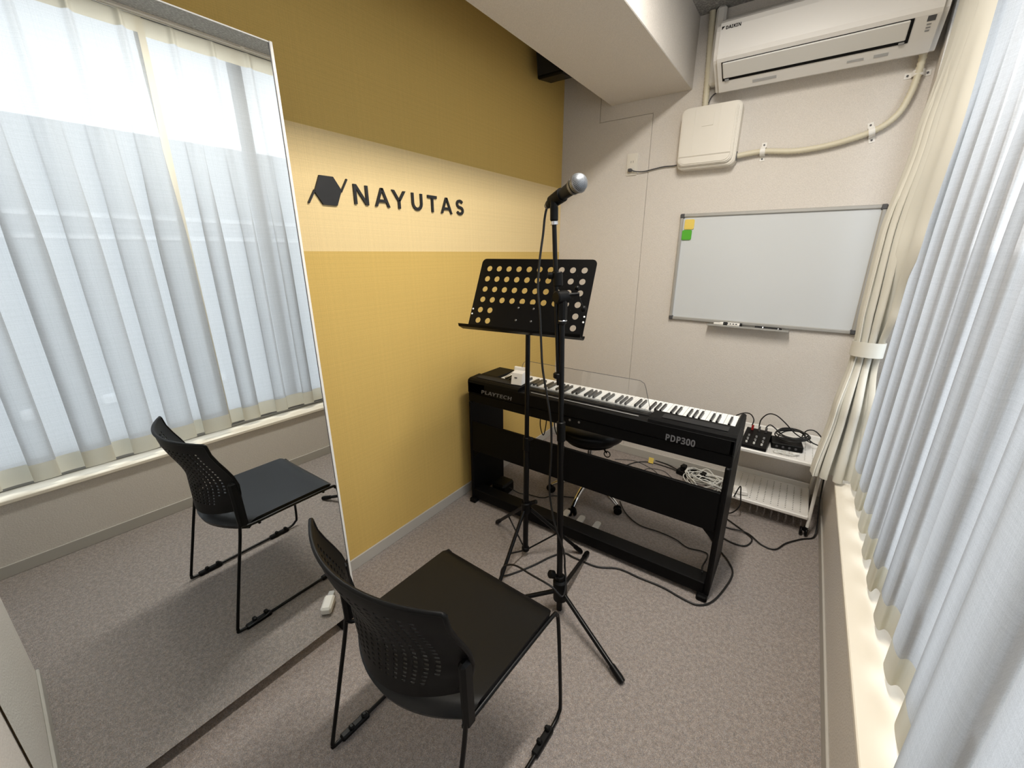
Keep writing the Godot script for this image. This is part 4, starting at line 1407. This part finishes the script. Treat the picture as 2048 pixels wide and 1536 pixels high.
func build_music_stand() -> void:
	var c := Vector3(0.632, 0, 1.398)
	var o := thing("music_stand", "black music stand with round-holed metal desk on a tripod", "music stand", c)
	var m := MB.new()
	m.cyl(Vector3(0, 0.03, 0), Vector3(0, 0.64, 0), 0.0135, 14, 0.002)
	part("outer_tube", m, M.metalblack, o)
	m = MB.new()
	m.cyl(Vector3(0, 0.64, 0), Vector3(0, 1.27, 0), 0.0105, 14, 0.001)
	part("inner_tube", m, M.metalblack, o)
	m = MB.new()
	m.cyl(Vector3(0, 0.595, 0), Vector3(0, 0.665, 0), 0.0175, 14, 0.003)
	m.cyl(Vector3(0.014, 0.655, 0.004), Vector3(0.034, 0.668, 0.006), 0.008, 10, 0.002)
	part("height_clutch", m, M.black, o)
	m = MB.new()
	m.cyl(Vector3(0, 0.255, 0), Vector3(0, 0.315, 0), 0.024, 16, 0.004)
	m.cyl(Vector3(0.02, 0.31, -0.01), Vector3(0.05, 0.325, -0.02), 0.011, 10, 0.003)
	part("leg_hub", m, M.black, o)
	m = MB.new()
	m.cyl(Vector3(0, 0.028, 0), Vector3(0, 0.052, 0), 0.019, 14, 0.004)
	part("brace_hub", m, M.black, o)
	var feet := [Vector3(0.363 - c.x, 0.014, 1.279 - c.z), Vector3(0.859 - c.x, 0.014, 1.226 - c.z), Vector3(0.663 - c.x, 0.014, 1.684 - c.z)]
	for f in feet:
		var d: Vector3 = f.normalized()
		d.y = 0
		d = d.normalized()
		var top: Vector3 = d * 0.022 + Vector3(0, 0.275, 0)
		m = MB.new()
		tripod_leg(m, top, f, 0.0088)
		var leg := part("leg", m, M.metalblack, o)
		m = MB.new()
		var e: Vector3 = (f - top).normalized()
		m.tube([f - e * 0.045, f - e * 0.005, f + e * 0.008], [0.011, 0.0125, 0.009], 10)
		part("rubber_foot", m, M.black, leg)
		m = MB.new()
		m.tube([Vector3(0, 0.04, 0) + d * 0.018, top.lerp(f, 0.55)], 0.004, 8)
		part("brace", m, M.metalblack, o)
	# desk
	var bas := Basis(Vector3.UP, 0.12) * Basis(Vector3.RIGHT, -0.462)
	var xf := Transform3D(bas, Vector3(0.637, 1.313, 1.402) - c)
	var w := 0.526
	var h := 0.314
	var th := 0.002
	var cw := 0.0485
	var ch := 0.0475
	m = MB.new()
	var gx := -cw * 5.0
	var gy := h / 2 - 0.022
	var r := 0.035
	# top strip with rounded corners
	var top_poly := [Vector2(-w / 2, gy), Vector2(w / 2, gy)]
	for k in 7:
		var a := PI / 2 * k / 6
		top_poly.append(Vector2(w / 2 - 0.02 + cos(a) * 0.02, h / 2 - 0.02 + sin(a) * 0.02))
	for k in 7:
		var a := PI / 2 + PI / 2 * k / 6
		top_poly.append(Vector2(-w / 2 + 0.02 + cos(a) * 0.02, h / 2 - 0.02 + sin(a) * 0.02))
	m.ext(top_poly, th, Transform3D(bas, xf.origin - bas.z * th))
	var side := w / 2 - cw * 5.0
	for i in 6:
		for j in 10:
			var cc := Vector2(gx + cw * (j + 0.5), gy - ch * (i + 0.5))
			if i < 4 or j < 2 or j > 7:
				m.hole_cell(cc, Vector2(cw, ch), 0.0128, th, xf)
	var yb := gy - ch * 6
	var rect := func(x0: float, y0: float, x1: float, y1: float) -> void:
		m.ext([Vector2(x0, y0), Vector2(x1, y0), Vector2(x1, y1), Vector2(x0, y1)], th, Transform3D(bas, xf.origin - bas.z * th))
	rect.call(-w / 2, yb, gx, gy)
	rect.call(-gx, yb, w / 2, gy)
	rect.call(gx + 2 * cw, yb, gx + 8 * cw, gy - 4 * ch)
	rect.call(-w / 2, -h / 2, w / 2, yb)
	var desk := part("desk", m, M.metalblack, o)
	# curled ledge
	m = MB.new()
	var prof := []
	for k in 8:
		var a := -PI / 2 * k / 7
		prof.append(Vector2(0.018 - 0.018 * cos(a), -h / 2 + 0.018 * sin(a)))
	prof.append(Vector2(0.052, -h / 2 - 0.018))
	prof.append(Vector2(0.060, -h / 2 - 0.010))
	var inn := []
	for k in prof.size(): inn.append(prof[prof.size() - 1 - k] + Vector2(0.0012, 0.0022))
	m.ext(prof + inn, w + 0.02, Transform3D(bas * Basis(Vector3(0, 0, 1), Vector3(0, 1, 0), Vector3(-1, 0, 0)), xf * Vector3(w / 2 + 0.01, 0, 0)))
	part("ledge", m, M.metalblack, o)
	for q in [Vector2(-0.035, -0.060), Vector2(0.035, -0.060), Vector2(-0.035, -0.114), Vector2(0.035, -0.114)]:
		m = MB.new()
		m.cyl(xf * Vector3(q.x, q.y, 0), xf * Vector3(q.x, q.y, 0.003), 0.0045, 10, 0.001)
		part("screw", m, M.steel, desk)
	for q in [Vector2(-w / 2 + 0.008, -0.078), Vector2(-w / 2 + 0.008, -0.100), Vector2(w / 2 - 0.008, -0.078), Vector2(w / 2 - 0.008, -0.100)]:
		m = MB.new()
		m.cyl(xf * Vector3(q.x, q.y, -0.003), xf * Vector3(q.x, q.y, 0.003), 0.0038, 10, 0.001)
		part("rivet", m, M.keyw, desk)
	m = MB.new()
	m.box(xf * Vector3(0, -0.08, -0.014), Vector3(0.10, 0.085, 0.02), 0.004, bas)
	m.cyl(Vector3(-0.02, 1.245, 0.005), Vector3(0.02, 1.245, 0.005), 0.02, 14, 0.003)
	part("tilt_bracket", m, M.metalblack, o)

func build_mic_stand() -> void:
	var c := Vector3(0.937, 0, 1.60)
	var o := thing("microphone_stand", "black tripod microphone stand with folded upright boom", "microphone stand", c)
	var P := func(x: float, y: float, z := 0.0) -> Vector3: return Vector3(x - c.x, y, z)
	var m := MB.new()
	m.cyl(P.call(0.941, 0.005), P.call(0.915, 0.83), 0.0125, 14, 0.002)
	part("lower_tube", m, M.metalblack, o)
	m = MB.new()
	m.cyl(P.call(0.917, 0.80), P.call(0.9135, 0.88), 0.0165, 14, 0.003)
	part("clutch", m, M.black, o)
	m = MB.new()
	m.cyl(P.call(0.9135, 0.88), P.call(0.902, 1.26), 0.0098, 12)
	part("upper_tube", m, M.metalblack, o)
	m = MB.new()
	m.cyl(P.call(0.943, 0.06), P.call(0.938, 0.165), 0.030, 18, 0.008)
	m.cyl(P.call(0.938, 0.165), P.call(0.937, 0.185), 0.020, 16, 0.003)
	m.cyl(P.call(0.915, 0.185, 0.01), P.call(0.902, 0.195, 0.03), 0.017, 12, 0.004)
	part("leg_hub", m, M.black, o)
	for f in [Vector3(1.275, 0.014, 1.750), Vector3(0.893, 0.014, 1.222), Vector3(0.629, 0.014, 1.823)]:
		var ft: Vector3 = f - c
		var d := Vector3(ft.x, 0, ft.z).normalized()
		var top := d * 0.028 + Vector3(0.005, 0.105, 0)
		m = MB.new()
		m.tube([top, ft], 0.0095, 10)
		var leg := part("leg", m, M.metalblack, o)
		m = MB.new()
		var e := (ft - top).normalized()
		m.tube([ft - e * 0.05, ft - e * 0.005, ft + e * 0.01], [0.012, 0.0135, 0.011], 10)
		part("rubber_foot", m, M.black, leg)
	# swivel joint
	m = MB.new()
	m.cyl(P.call(0.888, 1.335, 0.026), P.call(0.908, 1.335, -0.022), 0.022, 20, 0.004)
	m.box(P.call(0.903, 1.290), Vector3(0.028, 0.10, 0.028), 0.006)
	part("swivel_joint", m, M.black, o)
	m = MB.new()
	m.cyl(P.call(0.904, 1.253), P.call(0.9038, 1.258), 0.0165, 16, 0.001)
	part("collar_ring", m, M.chrome, o)
	m = MB.new()
	m.cyl(P.call(0.912, 1.342, -0.005), P.call(0.948, 1.346, -0.03), 0.0065, 10, 0.001)
	m.tube([P.call(0.944, 1.346, -0.028), P.call(0.966, 1.302, -0.028)], 0.0026, 8)
	m.lathe([Vector2(0, -0.011), Vector2(0.007, -0.009), Vector2(0.010, 0), Vector2(0.007, 0.009), Vector2(0, 0.011)], Transform3D(Basis(), P.call(0.968, 1.297, -0.028)), 12, true)
	m.lathe([Vector2(0, -0.008), Vector2(0.006, -0.006), Vector2(0.008, 0), Vector2(0.006, 0.006), Vector2(0, 0.008)], Transform3D(Basis(), P.call(0.940, 1.365, -0.028)), 12, true)
	part("lock_handle", m, M.black, o)
	m = MB.new()
	m.cyl(P.call(0.8825, 1.37), P.call(0.8785, 1.418), 0.0165, 14, 0.003)
	m.cyl(P.call(0.866, 1.405, 0.005), P.call(0.848, 1.405, 0.012), 0.012, 12, 0.003)
	part("boom_clamp", m, M.black, o)
	m = MB.new()
	m.cyl(P.call(0.898, 1.02), P.call(0.8595, 1.572), 0.0078, 12)
	part("boom_tube", m, M.metalblack, o)
	m = MB.new()
	m.cyl(P.call(0.8595, 1.566), P.call(0.859, 1.578), 0.0135, 16, 0.001)
	part("thread_ring", m, M.chrome, o)
	m = MB.new()
	m.cyl(P.call(0.859, 1.578), P.call(0.8575, 1.622), 0.0135, 14, 0.003)
	m.box(P.call(0.8575, 1.630), Vector3(0.022, 0.038, 0.022), 0.005)
	part("clip_stem", m, M.black, o)
	m = MB.new()
	m.cyl(P.call(0.893, 1.045, 0.0), P.call(0.8925, 1.065, 0.0), 0.0165, 12, 0.003)
	part("cable_clip", m, M.black, o)
	# microphone: axis from the tail to the head, leaning up and a little toward the doorway
	var tail := Vector3(0.825, 1.633, 1.578)
	var head := Vector3(0.958, 1.681, 1.628)
	var ax := (head - tail).normalized()
	var sx := ax.cross(Vector3.UP).normalized()
	var mb := Basis(sx, ax, sx.cross(ax))
	# clip cradle of the stand
	var grip := tail + ax * 0.042
	m = MB.new()
	m.lathe([Vector2(0.0165, -0.026), Vector2(0.0205, -0.026), Vector2(0.0225, 0.028), Vector2(0.0185, 0.028)], Transform3D(mb, grip - c), 18)
	part("clip_cradle", m, M.black, o)
	var k := thing("microphone", "black handheld microphone with silver ball grille clipped on the stand", "microphone", tail)
	k.basis = mb
	m = MB.new()
	m.lathe([Vector2(0, -0.006), Vector2(0.0115, -0.006), Vector2(0.0135, 0.0), Vector2(0.0150, 0.03), Vector2(0.0205, 0.112), Vector2(0.0220, 0.118)], Transform3D(), 24)
	part("handle", m, M.matte, k)
	m = MB.new()
	m.lathe([Vector2(0.0220, 0.117), Vector2(0.0245, 0.121), Vector2(0.0245, 0.128), Vector2(0.0235, 0.128)], Transform3D(), 28)
	part("collar", m, M.steel, k)
	m = MB.new()
	var pr := []
	for i in 13:
		var a := -0.75 + (PI / 2 + 0.75) * i / 12
		pr.append(Vector2(maxf(0.0285 * cos(a), 0.0), 0.146 + 0.0275 * sin(a)))
	m.lathe(pr, Transform3D(), 32, true)
	part("ball_grille", m, M.mic, k)
	m = MB.new()
	m.lathe([Vector2(0.0282, 0.142), Vector2(0.0296, 0.1445), Vector2(0.0296, 0.1475), Vector2(0.0282, 0.150)], Transform3D(), 32)
	part("grille_band", m, M.steel, k)

func build_cables() -> void:
	var m := MB.new()
	var mc := thing("microphone_cable", "long black microphone cable winding down its stand and across the carpet", "cable")
	m.tube(smooth([Vector3(0.822, 1.630, 1.577), Vector3(0.812, 1.618, 1.572), Vector3(0.806, 1.59, 1.572), Vector3(0.803, 1.54, 1.575), Vector3(0.800, 1.45, 1.59), Vector3(0.808, 1.36, 1.61), Vector3(0.828, 1.27, 1.625), Vector3(0.838, 1.17, 1.63), Vector3(0.845, 1.08, 1.628), Vector3(0.862, 0.98, 1.622), Vector3(0.882, 0.86, 1.618), Vector3(0.886, 0.72, 1.618), Vector3(0.884, 0.60, 1.62), Vector3(0.900, 0.50, 1.622), Vector3(0.925, 0.42, 1.624), Vector3(0.952, 0.34, 1.615), Vector3(0.950, 0.27, 1.59), Vector3(0.945, 0.215, 1.575), Vector3(0.965, 0.16, 1.60), Vector3(0.970, 0.12, 1.635), Vector3(0.92, 0.15, 1.642), Vector3(0.816, 0.150, 1.635), Vector3(0.72, 0.14, 1.62), Vector3(0.650, 0.09, 1.61), Vector3(0.63, 0.02, 1.60), Vector3(0.66, 0.006, 1.54), Vector3(0.71, 0.006, 1.44), Vector3(0.75, 0.006, 1.34), Vector3(0.793, 0.006, 1.279), Vector3(0.851, 0.006, 1.278), Vector3(0.968, 0.006, 1.271), Vector3(1.062, 0.006, 1.223), Vector3(1.164, 0.006, 1.222), Vector3(1.269, 0.006, 1.218), Vector3(1.372, 0.006, 1.234), Vector3(1.432, 0.006, 1.229), Vector3(1.478, 0.006, 1.171), Vector3(1.512, 0.006, 1.045), Vector3(1.524, 0.006, 0.934), Vector3(1.494, 0.006, 0.858), Vector3(1.44, 0.006, 0.79), Vector3(1.38, 0.006, 0.70), Vector3(1.36, 0.006, 0.55)], 7), 0.0042, 8)
	part("cord", m, M.cable, mc)
	m = MB.new()
	m.cyl(Vector3(0.824, 1.632, 1.5775), Vector3(0.812, 1.626, 1.574), 0.0095, 12, 0.001)
	part("plug_ring", m, M.steel, mc)
	var list := [
		["piano_lead", "thin black lead trailing from under the stool to the piano leg", [Vector3(0.856, 0.006, 0.668), Vector3(0.929, 0.006, 0.764), Vector3(1.030, 0.006, 0.828), Vector3(1.144, 0.006, 0.826), Vector3(1.234, 0.006, 0.838), Vector3(1.301, 0.006, 0.869), Vector3(1.370, 0.006, 0.855), Vector3(1.401, 0.006, 0.872), Vector3(1.394, 0.010, 0.977), Vector3(1.407, 0.05, 1.06), Vector3(1.412, 0.096, 1.12)], 0.0034],
		["floor_cable", "black cable looping back on itself beside the piano end", [Vector3(1.38, 0.006, 0.45), Vector3(1.444, 0.006, 0.491), Vector3(1.528, 0.006, 0.553), Vector3(1.571, 0.006, 0.602), Vector3(1.553, 0.006, 0.674), Vector3(1.509, 0.006, 0.694), Vector3(1.44, 0.006, 0.677), Vector3(1.38, 0.006, 0.62)], 0.004],
		["floor_cable", "black cable running along the carpet to the window wall under trolley", [Vector3(1.38, 0.005, 0.56), Vector3(1.447, 0.006, 0.568), Vector3(1.541, 0.013, 0.567), Vector3(1.619, 0.006, 0.622), Vector3(1.679, 0.006, 0.621), Vector3(1.724, 0.006, 0.532), Vector3(1.790, 0.006, 0.445), Vector3(1.838, 0.006, 0.40), Vector3(1.850, 0.03, 0.36), Vector3(1.846, 0.10, 0.33), Vector3(1.838, 0.18, 0.30), Vector3(1.835, 0.30, 0.26)], 0.004],
		["stool_cable", "thin black cable hanging below the keyboard and crossing to the power strip", [Vector3(0.56, 0.655, 1.00), Vector3(0.555, 0.52, 0.98), Vector3(0.60, 0.37, 0.90), Vector3(0.68, 0.30, 0.86), Vector3(0.70, 0.16, 0.62), Vector3(0.70, 0.02, 0.30), Vector3(0.763, 0.006, 0.127), Vector3(0.847, 0.006, 0.060), Vector3(0.955, 0.006, 0.058), Vector3(1.063, 0.012, 0.085)], 0.0034],
		["stool_cable", "thin black cable drooping in a loop from the keyboard underside", [Vector3(0.50, 0.655, 1.05), Vector3(0.49, 0.56, 1.04), Vector3(0.505, 0.50, 1.03), Vector3(0.52, 0.56, 1.03), Vector3(0.525, 0.655, 1.03)], 0.003],
		["trolley_lead", "black lead hanging between trolley shelf and the piano end", [Vector3(1.44, 0.12, 0.41), Vector3(1.462, 0.20, 0.415), Vector3(1.472, 0.15, 0.42), Vector3(1.480, 0.10, 0.43), Vector3(1.470, 0.06, 0.43), Vector3(1.44, 0.02, 0.43), Vector3(1.40, 0.006, 0.42)], 0.0035],
	]
	for e in list:
		var q := thing(e[0], e[1], "cable")
		m = MB.new()
		m.tube(smooth(e[2], 8), e[3], 7)
		part("cord", m, M.cable, q)
	# power strip and the tangle of white leads
	var ps := thing("power_strip", "black power strip with plugs on the floor behind the piano", "power strip", Vector3(1.16, 0, 0.11), -0.25)
	m = MB.new()
	m.box(Vector3(0, 0.018, 0), Vector3(0.22, 0.036, 0.055), 0.006)
	part("body", m, M.black, ps)
	for x in [-0.07, 0.0, 0.07]:
		m = MB.new()
		m.box(Vector3(x, 0.055, 0), Vector3(0.035, 0.040, 0.042), 0.006)
		part("plug", m, M.black, ps)
	m = MB.new()
	m.tube(smooth([Vector3(-0.11, 0.018, 0), Vector3(-0.20, 0.006, -0.04), Vector3(-0.30, 0.006, -0.03)]), 0.004, 7)
	part("cord", m, M.cable, ps)
	var rng := RandomNumberGenerator.new()
	rng.seed = 5
	var words := ["white lead curling over the power strip behind the piano", "white lead bunched at the piano end of the tangle", "white lead in the low loops of the tangle on the carpet"]
	for k in 3:
		var tg := thing("white_lead", words[k], "cable", Vector3(1.235 + 0.02 * k, 0, 0.165 + 0.012 * k), 0, "tangle of white leads behind the piano")
		var p := []
		for i in 28:
			var a := i * 1.15 + k * 2.0
			p.append(Vector3(rng.randf_range(0.06, 0.125) * cos(a) * 1.1, 0.006 + 0.10 * absf(sin(i * 0.7 + k)) * rng.randf_range(0.4, 1.0), rng.randf_range(0.04, 0.09) * sin(a)))
		m = MB.new()
		m.tube(smooth(p, 7), 0.0034, 7)
		part("cord", m, M.whitecable, tg)
	var tagc := thing("cable_tag", "small yellow paper tag folded round a cable by the wall", "tag", Vector3(0.86, 0.006, 0.062))
	m = MB.new()
	m.box(Vector3(0, 0.022, 0), Vector3(0.036, 0.034, 0.003), 0.001, Basis(Vector3.RIGHT, -0.3))
	m.box(Vector3(0, 0.004, 0.006), Vector3(0.036, 0.003, 0.014), 0.0, Basis())
	part("paper", m, M.yellowmag, tagc)
	var g := thing("thin_lead", "thin grey lead lying in loops on the carpet near the tag", "cable")
	m = MB.new()
	m.tube(smooth([Vector3(0.62, 0.004, 0.16), Vector3(0.75, 0.004, 0.10), Vector3(0.88, 0.004, 0.14), Vector3(0.95, 0.004, 0.20), Vector3(0.92, 0.004, 0.27), Vector3(0.86, 0.005, 0.24), Vector3(0.87, 0.006, 0.16), Vector3(0.97, 0.005, 0.13), Vector3(1.08, 0.004, 0.22), Vector3(1.17, 0.004, 0.24)]), 0.002, 6)
	part("cord", m, M.greycable, g)
	# white adapter lying by the mirror, seen in the glass
	var u := thing("plug_adapter", "white plug adapter with grey tip lying on the carpet by the mirror", "adapter", Vector3(0.458, 0, 2.170), 0.75)
	m = MB.new()
	m.box(Vector3(-0.01, 0.020, 0), Vector3(0.085, 0.036, 0.044), 0.008)
	part("body", m, M.white, u)
	m = MB.new()
	m.box(Vector3(0.046, 0.020, 0), Vector3(0.030, 0.020, 0.026), 0.003)
	part("tip", m, M.print, u)
